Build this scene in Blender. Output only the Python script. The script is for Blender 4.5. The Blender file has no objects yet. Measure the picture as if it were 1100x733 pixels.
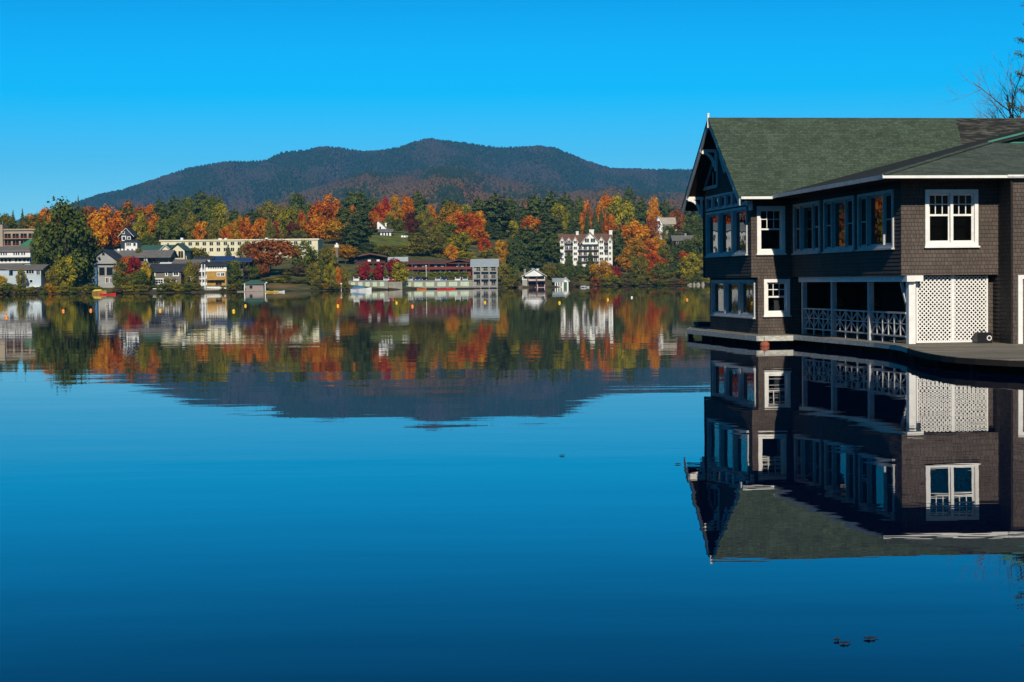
import bpy, math, random
import numpy as np
from mathutils import Matrix, Vector

random.seed(7)
RS = np.random.RandomState(11)
SC = bpy.context.scene
COL = SC.collection

# ------------------------------------------------------------------ camera
F = 1900.0
CAM_H = 2.0
pitch = math.atan(63.9 / F)
roll = math.radians(0.6)
fwd = np.array([0, math.cos(pitch), -math.sin(pitch)])
rt0 = np.array([1, 0, 0.0])
up0 = np.cross(rt0, fwd)
rt = rt0 * math.cos(roll) - up0 * math.sin(roll)
up = up0 * math.cos(roll) + rt0 * math.sin(roll)
cd = bpy.data.cameras.new('camera')
cd.sensor_width = 36.0
cd.lens = F / 1100.0 * 36.0
cd.clip_start = 0.1
cd.clip_end = 40000
cam = bpy.data.objects.new('camera', cd)
COL.objects.link(cam)
m = Matrix.Identity(4)
for i in range(3):
    m[i][0] = rt[i]; m[i][1] = up[i]; m[i][2] = -fwd[i]
m[2][3] = CAM_H
cam.matrix_world = m
SC.camera = cam

# ------------------------------------------------------------------ light
SUN_EL = math.radians(30)
sdir = Vector((0.044, -1, 0)).normalized() * math.cos(SUN_EL) + Vector((0, 0, math.sin(SUN_EL)))
sl = bpy.data.lights.new('sun', 'SUN')
sl.energy = 5.0
sl.angle = math.radians(0.5)
sl.color = (1.0, 0.90, 0.75)
sun = bpy.data.objects.new('sun', sl)
COL.objects.link(sun)
sun.rotation_euler = sdir.to_track_quat('Z', 'Y').to_euler()
SKR, SKG, SKB = (.75, -.42), (.95, -.15), 1.24
w = bpy.data.worlds.new('World')
SC.world = w
w.use_nodes = True
nt = w.node_tree
bg = nt.nodes['Background']
sky = nt.nodes.new('ShaderNodeTexSky')
sky.sky_type = 'NISHITA'
sky.sun_disc = False
sky.sun_elevation = SUN_EL
sky.sun_rotation = math.atan2(sdir.x, sdir.y)
sky.altitude = 560
sky.air_density = 1.0
sky.dust_density = 0.0
sky.ozone_density = 2.0
# deepen the clear autumn sky towards azure (polarised look): linear mix of the sky's own channels
spx = nt.nodes.new('ShaderNodeSeparateColor'); nt.links.new(sky.outputs[0], spx.inputs[0])
cbx = nt.nodes.new('ShaderNodeCombineColor')
def chan(src, a, b, floor):
    m1 = nt.nodes.new('ShaderNodeMath'); m1.operation = 'MULTIPLY'; m1.inputs[1].default_value = a
    nt.links.new(spx.outputs[src], m1.inputs[0])
    m2 = nt.nodes.new('ShaderNodeMath'); m2.operation = 'MULTIPLY_ADD'; m2.inputs[1].default_value = b
    nt.links.new(spx.outputs[2], m2.inputs[0]); nt.links.new(m1.outputs[0], m2.inputs[2])
    m3 = nt.nodes.new('ShaderNodeMath'); m3.operation = 'MULTIPLY'; m3.inputs[1].default_value = floor
    nt.links.new(spx.outputs[src], m3.inputs[0])
    m4 = nt.nodes.new('ShaderNodeMath'); m4.operation = 'MAXIMUM'
    nt.links.new(m2.outputs[0], m4.inputs[0]); nt.links.new(m3.outputs[0], m4.inputs[1])
    nt.links.new(m4.outputs[0], cbx.inputs[src])
chan(0, SKR[0], SKR[1], .012)
chan(1, SKG[0], SKG[1], .4)
chan(2, SKB, 0, .4)
# clear-air sky deepens quickly above the horizon band
tcw = nt.nodes.new('ShaderNodeTexCoord'); spz = nt.nodes.new('ShaderNodeSeparateXYZ')
nt.links.new(tcw.outputs['Generated'], spz.inputs[0])
mrw = nt.nodes.new('ShaderNodeMapRange'); mrw.interpolation_type = 'SMOOTHSTEP'
mrw.inputs['From Min'].default_value = .11; mrw.inputs['From Max'].default_value = .27
mrw.inputs['To Min'].default_value = 1.0; mrw.inputs['To Max'].default_value = .39
nt.links.new(spz.outputs['Z'], mrw.inputs['Value'])
mxw = nt.nodes.new('ShaderNodeMix'); mxw.data_type = 'RGBA'; mxw.blend_type = 'MULTIPLY'; mxw.inputs['Factor'].default_value = 1
nt.links.new(cbx.outputs[0], mxw.inputs[6]); nt.links.new(mrw.outputs[0], mxw.inputs[7])
nt.links.new(mxw.outputs[2], bg.inputs['Color'])
bg.inputs['Strength'].default_value = 0.107
SC.view_settings.view_transform = 'Standard'
SC.view_settings.look = 'None'
SC.view_settings.exposure = 0.0
SC.view_settings.gamma = 1.0
SC.cycles.max_bounces = 6
SC.cycles.diffuse_bounces = 2
SC.cycles.glossy_bounces = 3
SC.cycles.transmission_bounces = 3
SC.cycles.transparent_max_bounces = 8
SC.cycles.volume_bounces = 0
SC.cycles.use_denoising = True
SC.cycles.caustics_reflective = False
SC.cycles.caustics_refractive = False

# ------------------------------------------------------------------ helpers
def ray(px, py):
    return fwd * F + rt * (px - 550) + up * (366.5 - py)

def at(px, py, Y):
    """world point seen at photo pixel (px, py) at distance Y"""
    d = ray(px, py)
    p = np.array([0, 0, CAM_H]) + d * (Y / d[1])
    return p

def atz(px, py, z=0.0):
    d = ray(px, py)
    return np.array([0, 0, CAM_H]) + d * ((z - CAM_H) / d[2])

def tag(o, label=None, cat=None, group=None, kind=None):
    if label: o['label'] = label
    if cat: o['category'] = cat
    if group: o['group'] = group
    if kind: o['kind'] = kind
    return o

def empty(name, loc, rz=0.0, label=None, cat=None, group=None):
    o = bpy.data.objects.new(name, None)
    o.empty_display_size = 0.3
    COL.objects.link(o)
    o.location = loc
    o.rotation_euler = (0, 0, rz)
    tag(o, label, cat, group)
    return o

def kids(o):
    return [c for c in bpy.data.objects if c.parent == o]

def copy_tree(o, parent=None):
    c = o.copy()
    COL.objects.link(c)
    c.parent = parent
    for ch in kids(o):
        copy_tree(ch, c)
    return c

class MB:
    """collects shapes, links them as one mesh object"""
    def __init__(s):
        s.v = []; s.f = []; s.m = []
    def poly(s, pts, mi=0):
        n = len(s.v)
        s.v += [tuple(float(c) for c in p) for p in pts]
        s.f.append(tuple(range(n, n + len(pts)))); s.m.append(mi)
        return s
    def box(s, x0, x1, y0, y1, z0, z1, mi=0):
        if x0 > x1: x0, x1 = x1, x0
        if y0 > y1: y0, y1 = y1, y0
        if z0 > z1: z0, z1 = z1, z0
        n = len(s.v)
        s.v += [(x0,y0,z0),(x1,y0,z0),(x1,y1,z0),(x0,y1,z0),(x0,y0,z1),(x1,y0,z1),(x1,y1,z1),(x0,y1,z1)]
        for q in ((0,3,2,1),(4,5,6,7),(0,1,5,4),(1,2,6,5),(2,3,7,6),(3,0,4,7)):
            s.f.append(tuple(n + i for i in q)); s.m.append(mi)
        return s
    def bar(s, a, b, wd, th, upv=(0,0,1), mi=0):
        a = Vector(a); b = Vector(b); d = (b - a)
        if d.length < 1e-6: return s
        d = d.normalized(); side = d.cross(Vector(upv))
        if side.length < 1e-4: side = d.cross(Vector((1,0,0)))
        side.normalize(); u2 = side.cross(d).normalized()
        n = len(s.v)
        for p in (a, b):
            for (i, j) in ((-1,-1),(1,-1),(1,1),(-1,1)):
                s.v.append(tuple(p + side * (wd / 2 * i) + u2 * (th / 2 * j)))
        for q in ((0,3,2,1),(4,5,6,7),(0,1,5,4),(1,2,6,5),(2,3,7,6),(3,0,4,7)):
            s.f.append(tuple(n + i for i in q)); s.m.append(mi)
        return s
    def tube(s, pts, rad, seg=6, cap=True, mi=0):
        rings = []
        for i, p in enumerate(pts):
            p = Vector(p)
            d = (Vector(pts[min(i + 1, len(pts) - 1)]) - Vector(pts[max(i - 1, 0)])).normalized()
            a = d.cross(Vector((0.31, 0.95, 0.05)))
            if a.length < 0.05: a = d.cross(Vector((1, 0, 0)))
            a.normalize(); b = d.cross(a)
            r = rad[i] if hasattr(rad, '__len__') else rad
            n = len(s.v); rings.append(n)
            for k in range(seg):
                t = 2 * math.pi * k / seg
                s.v.append(tuple(p + a * (math.cos(t) * r) + b * (math.sin(t) * r)))
        for q in range(len(rings) - 1):
            for k in range(seg):
                a0 = rings[q] + k; a1 = rings[q] + (k + 1) % seg
                b0 = rings[q + 1] + k; b1 = rings[q + 1] + (k + 1) % seg
                s.f.append((a0, a1, b1, b0)); s.m.append(mi)
        if cap:
            s.f.append(tuple(rings[0] + k for k in range(seg))); s.m.append(mi)
            s.f.append(tuple(rings[-1] + seg - 1 - k for k in range(seg))); s.m.append(mi)
        return s
    def slab(s, poly, off, mi=0):
        """polygon extruded by vector off"""
        n = len(s.v); k = len(poly)
        s.v += [tuple(float(c) for c in p) for p in poly]
        s.v += [tuple(float(p[i] + off[i]) for i in range(3)) for p in poly]
        s.f.append(tuple(range(n, n + k))); s.m.append(mi)
        s.f.append(tuple(range(n + 2 * k - 1, n + k - 1, -1))); s.m.append(mi)
        for i in range(k):
            j = (i + 1) % k
            s.f.append((n + i, n + k + i, n + k + j, n + j)); s.m.append(mi)
        return s
    def lathe(s, c, prof, seg=14, sx=1, sy=1, mi=0):
        n0 = len(s.v)
        for (r, z) in prof:
            for k in range(seg):
                t = 2 * math.pi * k / seg
                s.v.append((c[0] + r * math.cos(t) * sx, c[1] + r * math.sin(t) * sy, c[2] + z))
        for i in range(len(prof) - 1):
            for k in range(seg):
                a = n0 + i * seg + k; b = n0 + i * seg + (k + 1) % seg
                s.f.append((a, b, b + seg, a + seg)); s.m.append(mi)
        return s
    def build(s, name, mats, parent=None, smooth=False, loc=None):
        me = bpy.data.meshes.new(name)
        me.from_pydata(s.v, [], s.f)
        if not isinstance(mats, (list, tuple)): mats = [mats]
        for mt in mats: me.materials.append(mt)
        if len(mats) > 1:
            me.polygons.foreach_set('material_index', s.m)
        if smooth:
            me.polygons.foreach_set('use_smooth', [True] * len(s.f))
        me.validate(); me.update()
        import bmesh
        bm = bmesh.new(); bm.from_mesh(me)
        bmesh.ops.recalc_face_normals(bm, faces=bm.faces)
        bm.to_mesh(me); bm.free()
        o = bpy.data.objects.new(name, me)
        COL.objects.link(o)
        if parent is not None: o.parent = parent
        if loc is not None: o.location = loc
        return o

def fast_mesh(name, V, Fq, nper, mat=None):
    """V (n,3), Fq (m,nper) numpy -> mesh"""
    me = bpy.data.meshes.new(name)
    me.vertices.add(len(V)); me.vertices.foreach_set('co', np.asarray(V, dtype=np.float32).ravel())
    me.loops.add(Fq.size); me.loops.foreach_set('vertex_index', Fq.ravel().astype(np.int32))
    me.polygons.add(len(Fq))
    me.polygons.foreach_set('loop_start', np.arange(0, Fq.size, nper, dtype=np.int32))
    me.polygons.foreach_set('loop_total', np.full(len(Fq), nper, dtype=np.int32))
    me.update(calc_edges=True)
    if mat: me.materials.append(mat)
    return me

# ------------------------------------------------------------------ materials
def mat(name):
    mt = bpy.data.materials.new(name); mt.use_nodes = True
    n = mt.node_tree
    return mt, n, n.nodes['Principled BSDF']

def noisy(name, c, var=0.25, scale=1.0, rough=0.7, spec=0.3, bump=0.0, stretch=(1,1,1), metal=0.0):
    """painted/plain surface with low-contrast blotches and streaks"""
    mt, n, b = mat(name)
    tc = n.nodes.new('ShaderNodeTexCoord'); mp = n.nodes.new('ShaderNodeMapping')
    mp.inputs['Scale'].default_value = stretch
    n.links.new(tc.outputs['Object'], mp.inputs['Vector'])
    nz = n.nodes.new('ShaderNodeTexNoise'); nz.inputs['Scale'].default_value = scale
    nz.inputs['Detail'].default_value = 6; nz.inputs['Roughness'].default_value = 0.65
    n.links.new(mp.outputs[0], nz.inputs['Vector'])
    cr = n.nodes.new('ShaderNodeValToRGB')
    cr.color_ramp.elements[0].position = 0.3; cr.color_ramp.elements[1].position = 0.72
    cr.color_ramp.elements[0].color = (*[x * (1 - var) for x in c], 1)
    cr.color_ramp.elements[1].color = (*[min(1, x * (1 + var * .6)) for x in c], 1)
    n.links.new(nz.outputs['Fac'], cr.inputs['Fac'])
    n.links.new(cr.outputs[0], b.inputs['Base Color'])
    b.inputs['Roughness'].default_value = rough
    b.inputs['Specular IOR Level'].default_value = spec
    b.inputs['Metallic'].default_value = metal
    if bump > 0:
        bp = n.nodes.new('ShaderNodeBump'); bp.inputs['Strength'].default_value = 0.6
        bp.inputs['Distance'].default_value = bump
        n.links.new(nz.outputs['Fac'], bp.inputs['Height']); n.links.new(bp.outputs[0], b.inputs['Normal'])
    return mt

def shingles(name, c, axis='sum', zs=1.0, bw=0.16, rh=0.14, var=0.35, patch=None, bump=0.006):
    """coursed shingles: rows by height, joints along the wall"""
    mt, n, b = mat(name)
    L = n.links.new
    tc = n.nodes.new('ShaderNodeTexCoord'); sp = n.nodes.new('ShaderNodeSeparateXYZ')
    L(tc.outputs['Object'], sp.inputs[0])
    a = n.nodes.new('ShaderNodeMath'); a.operation = 'ADD'
    if axis == 'sum':
        L(sp.outputs['X'], a.inputs[0]); L(sp.outputs['Y'], a.inputs[1])
    else:
        L(sp.outputs[axis], a.inputs[0]); a.inputs[1].default_value = 0
    zz = n.nodes.new('ShaderNodeMath'); zz.operation = 'MULTIPLY'; zz.inputs[1].default_value = zs if zs else 1
    L(sp.outputs['Z' if zs else 'Y'], zz.inputs[0])
    cb = n.nodes.new('ShaderNodeCombineXYZ'); L(a.outputs[0], cb.inputs[0]); L(zz.outputs[0], cb.inputs[1])
    br = n.nodes.new('ShaderNodeTexBrick')
    br.offset = 0.37; br.offset_frequency = 2; br.squash = 0.75; br.squash_frequency = 3
    br.inputs['Scale'].default_value = 1.0
    br.inputs['Brick Width'].default_value = bw; br.inputs['Row Height'].default_value = rh
    br.inputs['Mortar Size'].default_value = 0.006; br.inputs['Mortar Smooth'].default_value = 0.3
    br.inputs['Bias'].default_value = 0.0
    br.inputs['Color1'].default_value = (*[x * (1 - var) for x in c], 1)
    br.inputs['Color2'].default_value = (*[x * (1 + var) for x in c], 1)
    br.inputs['Mortar'].default_value = (*[x * 0.35 for x in c], 1)
    L(cb.outputs[0], br.inputs['Vector'])
    nz = n.nodes.new('ShaderNodeTexNoise'); nz.inputs['Scale'].default_value = 1.3; nz.inputs['Detail'].default_value = 8
    L(tc.outputs['Object'], nz.inputs['Vector'])
    mr = n.nodes.new('ShaderNodeMapRange'); mr.inputs['From Min'].default_value = 0.3; mr.inputs['From Max'].default_value = 0.7
    mr.inputs['To Min'].default_value = 0.84; mr.inputs['To Max'].default_value = 1.14
    L(nz.outputs['Fac'], mr.inputs['Value'])
    mx = n.nodes.new('ShaderNodeMix'); mx.data_type = 'RGBA'; mx.blend_type = 'MULTIPLY'; mx.inputs['Factor'].default_value = 1
    L(br.outputs['Color'], mx.inputs[6]); L(mr.outputs[0], mx.inputs[7])
    out = mx.outputs[2]
    if patch:
        # an area of older dark shingles with its own slanted edge
        u0, k, col = patch
        e = n.nodes.new('ShaderNodeMath'); e.operation = 'MULTIPLY_ADD'
        L(sp.outputs['Y'], e.inputs[0]); e.inputs[1].default_value = k; L(sp.outputs['X'], e.inputs[2])
        g = n.nodes.new('ShaderNodeMath'); g.operation = 'GREATER_THAN'; g.inputs[1].default_value = u0
        L(e.outputs[0], g.inputs[0])
        n2 = n.nodes.new('ShaderNodeTexNoise'); n2.inputs['Scale'].default_value = 5; n2.inputs['Detail'].default_value = 5
        mp = n.nodes.new('ShaderNodeMapping'); mp.inputs['Scale'].default_value = (0.5, 1.5, 2.5)
        L(tc.outputs['Object'], mp.inputs['Vector']); L(mp.outputs[0], n2.inputs['Vector'])
        r2 = n.nodes.new('ShaderNodeValToRGB')
        r2.color_ramp.elements[0].position = .45; r2.color_ramp.elements[1].position = .72
        r2.color_ramp.elements[0].color = (*col, 1); r2.color_ramp.elements[1].color = (col[0]*5, col[1]*4.6, col[2]*4.4, 1)
        L(n2.outputs['Fac'], r2.inputs['Fac'])
        m2 = n.nodes.new('ShaderNodeMix'); m2.data_type = 'RGBA'
        L(g.outputs[0], m2.inputs['Factor']); L(out, m2.inputs[6]); L(r2.outputs[0], m2.inputs[7])
        out = m2.outputs[2]
    L(out, b.inputs['Base Color'])
    b.inputs['Roughness'].default_value = 0.85; b.inputs['Specular IOR Level'].default_value = 0.2
    bp = n.nodes.new('ShaderNodeBump'); bp.inputs['Distance'].default_value = bump; bp.inputs['Strength'].default_value = 0.8
    iv = n.nodes.new('ShaderNodeMath'); iv.operation = 'SUBTRACT'; iv.inputs[0].default_value = 1
    L(br.outputs['Fac'], iv.inputs[1])
    L(iv.outputs[0], bp.inputs['Height']); L(bp.outputs[0], b.inputs['Normal'])
    return mt

def glass(name, tint=(0.25, 0.3, 0.32), f0=1.45):
    """window glass: see-through, mirror-like at a grazing angle"""
    mt, n, b = mat(name)
    n.nodes.remove(b)
    L = n.links.new
    out = n.nodes['Material Output']
    tr = n.nodes.new('ShaderNodeBsdfTransparent'); tr.inputs[0].default_value = (*tint, 1)
    gl = n.nodes.new('ShaderNodeBsdfGlossy'); gl.inputs['Roughness'].default_value = 0.01
    gl.inputs['Color'].default_value = (0.95, 0.95, 0.95, 1)
    fr = n.nodes.new('ShaderNodeFresnel'); fr.inputs[0].default_value = f0
    nz = n.nodes.new('ShaderNodeTexNoise'); nz.inputs['Scale'].default_value = 0.9
    tc = n.nodes.new('ShaderNodeTexCoord'); L(tc.outputs['Object'], nz.inputs['Vector'])
    bp = n.nodes.new('ShaderNodeBump'); bp.inputs['Distance'].default_value = 0.0025; bp.inputs['Strength'].default_value = 1
    L(nz.outputs['Fac'], bp.inputs['Height']); L(bp.outputs[0], gl.inputs['Normal'])
    mx = n.nodes.new('ShaderNodeMixShader')
    L(fr.outputs[0], mx.inputs[0]); L(tr.outputs[0], mx.inputs[1]); L(gl.outputs[0], mx.inputs[2])
    L(mx.outputs[0], out.inputs['Surface'])
    return mt

def darkpane(name):
    """far window pane: dark room behind glossy glass"""
    mt, n, b = mat(name)
    b.inputs['Base Color'].default_value = (0.012, 0.014, 0.018, 1)
    b.inputs['Roughness'].default_value = 0.08
    return mt

def foliage(name, cols, sat=1.0):
    mt, n, b = mat(name)
    L = n.links.new
    n.nodes.remove(b)
    at_ = n.nodes.new('ShaderNodeAttribute'); at_.attribute_name = 'tint'
    oi = n.nodes.new('ShaderNodeObjectInfo')
    ad = n.nodes.new('ShaderNodeMath'); ad.operation = 'MULTIPLY_ADD'; ad.inputs[1].default_value = 0.22
    L(oi.outputs['Random'], ad.inputs[0]); 
    sb = n.nodes.new('ShaderNodeMath'); sb.operation = 'SUBTRACT'; sb.inputs[1].default_value = 0.11
    L(at_.outputs['Fac'], sb.inputs[0]); L(sb.outputs[0], ad.inputs[2])
    cr = n.nodes.new('ShaderNodeValToRGB')
    e = cr.color_ramp.elements
    e[0].position = 0.0; e[0].color = (*cols[0], 1)
    e[1].position = 1.0; e[1].color = (*cols[-1], 1)
    for i, c in enumerate(cols[1:-1]):
        q = e.new((i + 1) / (len(cols) - 1)); q.color = (*c, 1)
    L(ad.outputs[0], cr.inputs['Fac'])
    df = n.nodes.new('ShaderNodeBsdfDiffuse'); tl = n.nodes.new('ShaderNodeBsdfTranslucent')
    L(cr.outputs[0], df.inputs[0]); L(cr.outputs[0], tl.inputs[0])
    mx = n.nodes.new('ShaderNodeMixShader'); mx.inputs[0].default_value = 0.18
    L(df.outputs[0], mx.inputs[1]); L(tl.outputs[0], mx.inputs[2])
    L(mx.outputs[0], n.nodes['Material Output'].inputs['Surface'])
    return mt

FOL = {
 'orange':  foliage('leaves_orange', [(0.315,0.074,0.006),(0.588,0.168,0.008),(0.693,0.252,0.013),(0.651,0.326,0.021)]),
 'redorange': foliage('leaves_red_orange', [(0.259,0.049,0.009),(0.497,0.113,0.011),(0.605,0.184,0.013),(0.583,0.259,0.015)]),
 'red':     foliage('leaves_red', [(.24,.03,.01),(.48,.075,.012),(.60,.14,.014)]),
 'crimson': foliage('leaves_crimson', [(.13,.014,.018),(.28,.022,.028),(.42,.04,.04)]),
 'maroon':  foliage('leaves_maroon', [(.05,.018,.014),(.10,.028,.02),(.16,.05,.028)]),
 'russet':  foliage('leaves_russet', [(0.132,0.048,0.017),(0.288,0.090,0.024),(0.408,0.132,0.026)]),
 'yellow':  foliage('leaves_yellow', [(.28,.18,.01),(.46,.30,.015),(.54,.36,.02)]),
 'gold':    foliage('leaves_gold', [(.24,.10,.01),(.44,.20,.012),(.50,.28,.02)]),
 'yellowgreen': foliage('leaves_yellow_green', [(0.140,0.133,0.017),(0.266,0.238,0.022),(0.420,0.336,0.025)]),
 'olive':   foliage('leaves_olive', [(0.102,0.096,0.020),(0.174,0.160,0.029),(0.275,0.217,0.032)]),
 'green':   foliage('leaves_green', [(0.059,0.077,0.017),(0.112,0.137,0.025),(0.182,0.196,0.034)]),
 'deep':   foliage('leaves_deep_green', [(0.040,0.057,0.014),(0.075,0.098,0.021),(0.127,0.149,0.028)]),
 'mixred':  foliage('leaves_green_turning_red', [(0.060,0.084,0.017),(0.132,0.132,0.022),(0.336,0.120,0.019),(0.528,0.096,0.014)]),
 'mixorange': foliage('leaves_green_turning_orange', [(0.084,0.096,0.017),(0.192,0.156,0.019),(0.432,0.192,0.017),(0.624,0.228,0.014)]),
 'pine':    foliage('needles_pine', [(0.047,0.072,0.021),(0.094,0.125,0.030),(0.161,0.186,0.040)]),
 'spruce':  foliage('needles_spruce', [(0.042,0.063,0.024),(0.077,0.105,0.035),(0.127,0.154,0.049)]),
 'brown':   foliage('leaves_brown', [(0.078,0.060,0.029),(0.143,0.104,0.046),(0.208,0.143,0.058)]),
}
M = {}
M['bark'] = noisy('bark', (.10, .08, .065), .4, 3, .9)
M['palebark'] = noisy('pale_bark', (.25, .22, .19), .3, 3, .9)
M['shingle'] = shingles('brown_wall_shingles', (.092, .074, .063), 'sum', 1.0, .11, .10, .15, bump=.003)
M['roof_front'] = shingles('green_roof_shingles', (.060, .088, .060), 'X', 1.7, .18, .10, .25, patch=(9.3, -.23, (.022, .024, .022)))
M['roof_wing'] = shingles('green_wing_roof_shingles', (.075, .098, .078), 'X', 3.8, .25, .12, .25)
M['roof_side'] = shingles('shaded_side_shingles', (.03, .035, .033), 'Y', 3.8, .33, .14, .18)  # shade of the left-facing wing slope put into a darker shingle colour
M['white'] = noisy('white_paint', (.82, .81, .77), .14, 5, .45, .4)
M['shadewhite'] = noisy('shaded_white_paint', (.50, .50, .49), .22, 4, .6, .3)  # same white trim, its colour lowered for the faces in shade
M['fascia'] = noisy('peeling_white_board', (.50, .50, .45), .45, 6, .8, .2, .004, (1,1,3))
M['darkwood'] = noisy('dark_stained_wood', (.022, .018, .016), .3, 3, .8, .2)
M['soffit'] = noisy('dark_soffit', (.03, .025, .022), .3, 3, .9, .1)
M['deck'] = shingles('weathered_deck_planks', (.20, .18, .14), 'X', 0, 3.2, .15, .40)
M['greentrim'] = noisy('green_trim', (.05, .22, .15), .15, 3, .5)
M['glass'] = glass('window_glass', (.22, .24, .26), 1.9)
M['clearglass'] = glass('front_window_glass', (.55, .58, .60), 1.45)
M['pane'] = darkpane('far_pane')
M['room'] = noisy('unlit_room', (.02, .017, .015), .4, 1.2, .9, .1)  # darkness of the unlit interior put into the colour
M['curtain'] = noisy('grey_curtain', (.55, .52, .48), .3, 2.5, .9, .1, 0, (3, 3, .6))
M['sidegrey'] = noisy('brown_gable_siding', (.16, .13, .11), .2, 4, .9, .1, 0, (1, 1, 6))
M['black'] = noisy('black_plastic', (.012, .012, .013), .2, 4, .4)
M['cream'] = noisy('cream_wall', (.66, .62, .44), .10, .3, .8)
M['stucco'] = noisy('white_stucco', (.78, .77, .70), .10, .3, .8)
M['farwhite'] = noisy('far_white_siding', (.74, .76, .76), .10, .3, .7)
M['tan'] = noisy('tan_wall', (.34, .29, .22), .15, .3, .9)
M['brownwall'] = noisy('brown_siding', (.17, .15, .12), .2, .5, .9, .2, 0, (.4, .4, 6))
M['greywall'] = noisy('grey_siding', (.33, .33, .32), .2, .5, .9, .2, 0, (.4, .4, 5))
M['bluewall'] = noisy('pale_blue_siding', (.42, .50, .55), .12, .5, .8, .2, 0, (.4, .4, 5))
M['slate'] = noisy('dark_slate_roof', (.035, .04, .05), .3, .8, .8)
M['greyroof'] = noisy('grey_shingle_roof', (.16, .15, .14), .25, .8, .85)
M['paleroof'] = noisy('pale_metal_roof', (.34, .40, .42), .15, .8, .45)
M['tanroof'] = noisy('flat_gravel_roof', (.40, .35, .28), .2, .6, .9)
M['greenroof'] = noisy('green_metal_roof', (.06, .20, .10), .15, .8, .6)
M['darkgreenroof'] = noisy('dark_green_roof', (.05, .12, .09), .2, .8, .7)
M['blueroof'] = noisy('blue_roof', (.03, .06, .16), .2, .8, .4)
M['redwood'] = noisy('red_stained_wood', (.20, .025, .02), .2, .8, .7)
M['redroof'] = noisy('brown_red_roof', (.12, .055, .042), .25, .8, .85)
M['brownroof'] = noisy('brown_shingle_roof', (.16, .085, .055), .2, .8, .85)
M['ochre'] = noisy('ochre_wood', (.42, .25, .06), .35, .9, .8)
M['stone'] = noisy('stone_wall', (.27, .26, .21), .3, 1.2, .9)
M['palegreen'] = noisy('pale_green_panel', (.46, .56, .42), .15, .8, .8)
M['rock'] = noisy('shore_rock', (.30, .27, .23), .35, 1.5, .9, .2, .03)
M['blue'] = noisy('blue_canvas', (.04, .16, .35), .2, 2, .7)
M['yellowpaint'] = noisy('yellow_canvas', (.60, .42, .06), .15, 2, .6)
M['redpaint'] = noisy('red_gelcoat', (.62, .04, .03), .12, 2, .3)
M['orangepaint'] = noisy('orange_plastic', (.70, .18, .03), .12, 2, .4)
M['buoy'] = noisy('yellow_buoy', (.80, .50, .03), .12, 6, .4)
M['buoyo'] = noisy('orange_buoy', (.85, .28, .05), .12, 6, .4)
M['oldbuoy'] = noisy('faded_orange_float', (.30, .085, .045), .35, 8, .7)
M['tyre'] = noisy('rubber', (.02, .02, .02), .2, 3, .8)
M['pinkgrey'] = noisy('pinkish_grey_wall', (.30, .24, .22), .2, .6, .9, .2, 0, (.4, .4, 5))
for nm, c in dict(car_silver=(.4,.42,.44), car_blue=(.05,.09,.2), car_white=(.75,.75,.75), car_black=(.02,.02,.025), car_red=(.35,.03,.03)).items():
    M[nm] = noisy(nm, c, .05, 1, .25, .5)

FOL_GROUND = noisy('dark_undergrowth', (.035, .04, .02), .4, .3, .95, .1)
# water -----------------------------------------------------------------
def water_mat():
    mt, n, b = mat('lake_water')
    L = n.links.new
    b.inputs['Base Color'].default_value = (.0005, .005, .024, 1)
    b.inputs['Roughness'].default_value = 0.0
    b.inputs['IOR'].default_value = 1.333
    tc = n.nodes.new('ShaderNodeTexCoord')
    def nz(scale, st, det=2):
        mp = n.nodes.new('ShaderNodeMapping'); mp.inputs['Scale'].default_value = st
        mp.inputs['Rotation'].default_value = (0, 0, math.radians(14))
        L(tc.outputs['Object'], mp.inputs['Vector'])
        q = n.nodes.new('ShaderNodeTexNoise'); q.inputs['Scale'].default_value = scale
        q.inputs['Detail'].default_value = det
        L(mp.outputs[0], q.inputs['Vector'])
        return q.outputs['Fac']
    a = nz(.30, (.6, 1.5, 1), 2)     # long slow swell
    c = nz(2.2, (.5, 1.6, 1), 2)     # small ripples
    b1 = n.nodes.new('ShaderNodeBump'); b1.inputs['Strength'].default_value = 1; b1.inputs['Distance'].default_value = .0052
    L(a, b1.inputs['Height'])
    b2 = n.nodes.new('ShaderNodeBump'); b2.inputs['Strength'].default_value = 1; b2.inputs['Distance'].default_value = .00045
    L(c, b2.inputs['Height']); L(b1.outputs[0], b2.inputs['Normal'])
    L(b2.outputs[0], b.inputs['Normal'])
    return mt
WATER = water_mat()

# ------------------------------------------------------------------ terrain
SHX = [-3000, -600, 0, 150, 300, 390, 465, 520, 600, 700, 780, 1000, 1500, 4000]
SHY = [330, 400, 445, 463, 478, 503, 524, 534, 580, 618, 630, 560, 400, 300]
def shore(px):
    return np.interp(px, SHX, SHY)
HD = [-60, -20, 0, 2.5, 8, 25, 45, 80, 120, 170, 250, 400, 900, 1500]
HZ = [-4, -2, -.25, .25, .8, 2.4, 5.5, 9.5, 14.5, 19, 24, 29, 36, 40]
MAINX = [-1500,-600,-200,0,40,60,109,136,168,206,244.5,287.5,305,330,351,362,392,410,419,436,452,465.5,478.5,511,531,554,580,599.6,629,658.5,694.5,743.6,800,900,1100,2500]
MAINY = [262,262,255,240,229,223,206,200.6,190.5,177.7,171.4,169.8,161.2,158.6,154.5,155.5,160.2,159.3,157.8,154.5,148,146.4,148,152.3,155.2,155.9,154.2,156.8,169.3,178.4,179.1,179.7,182,195,215,262]
FX_ = [-1500,0,150,250,314,346,378,395,433,459,476,495,515,544,600,660,740,900,1100,2500]
FY_ = [270,268,250,225,208,198,187,184.5,184,179,176.5,176,181,189,203,200,206,225,250,270]
YM, YF = 5500.0, 3600.0
def hor(px): return 302.6 - (px - 550) * .0105
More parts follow.
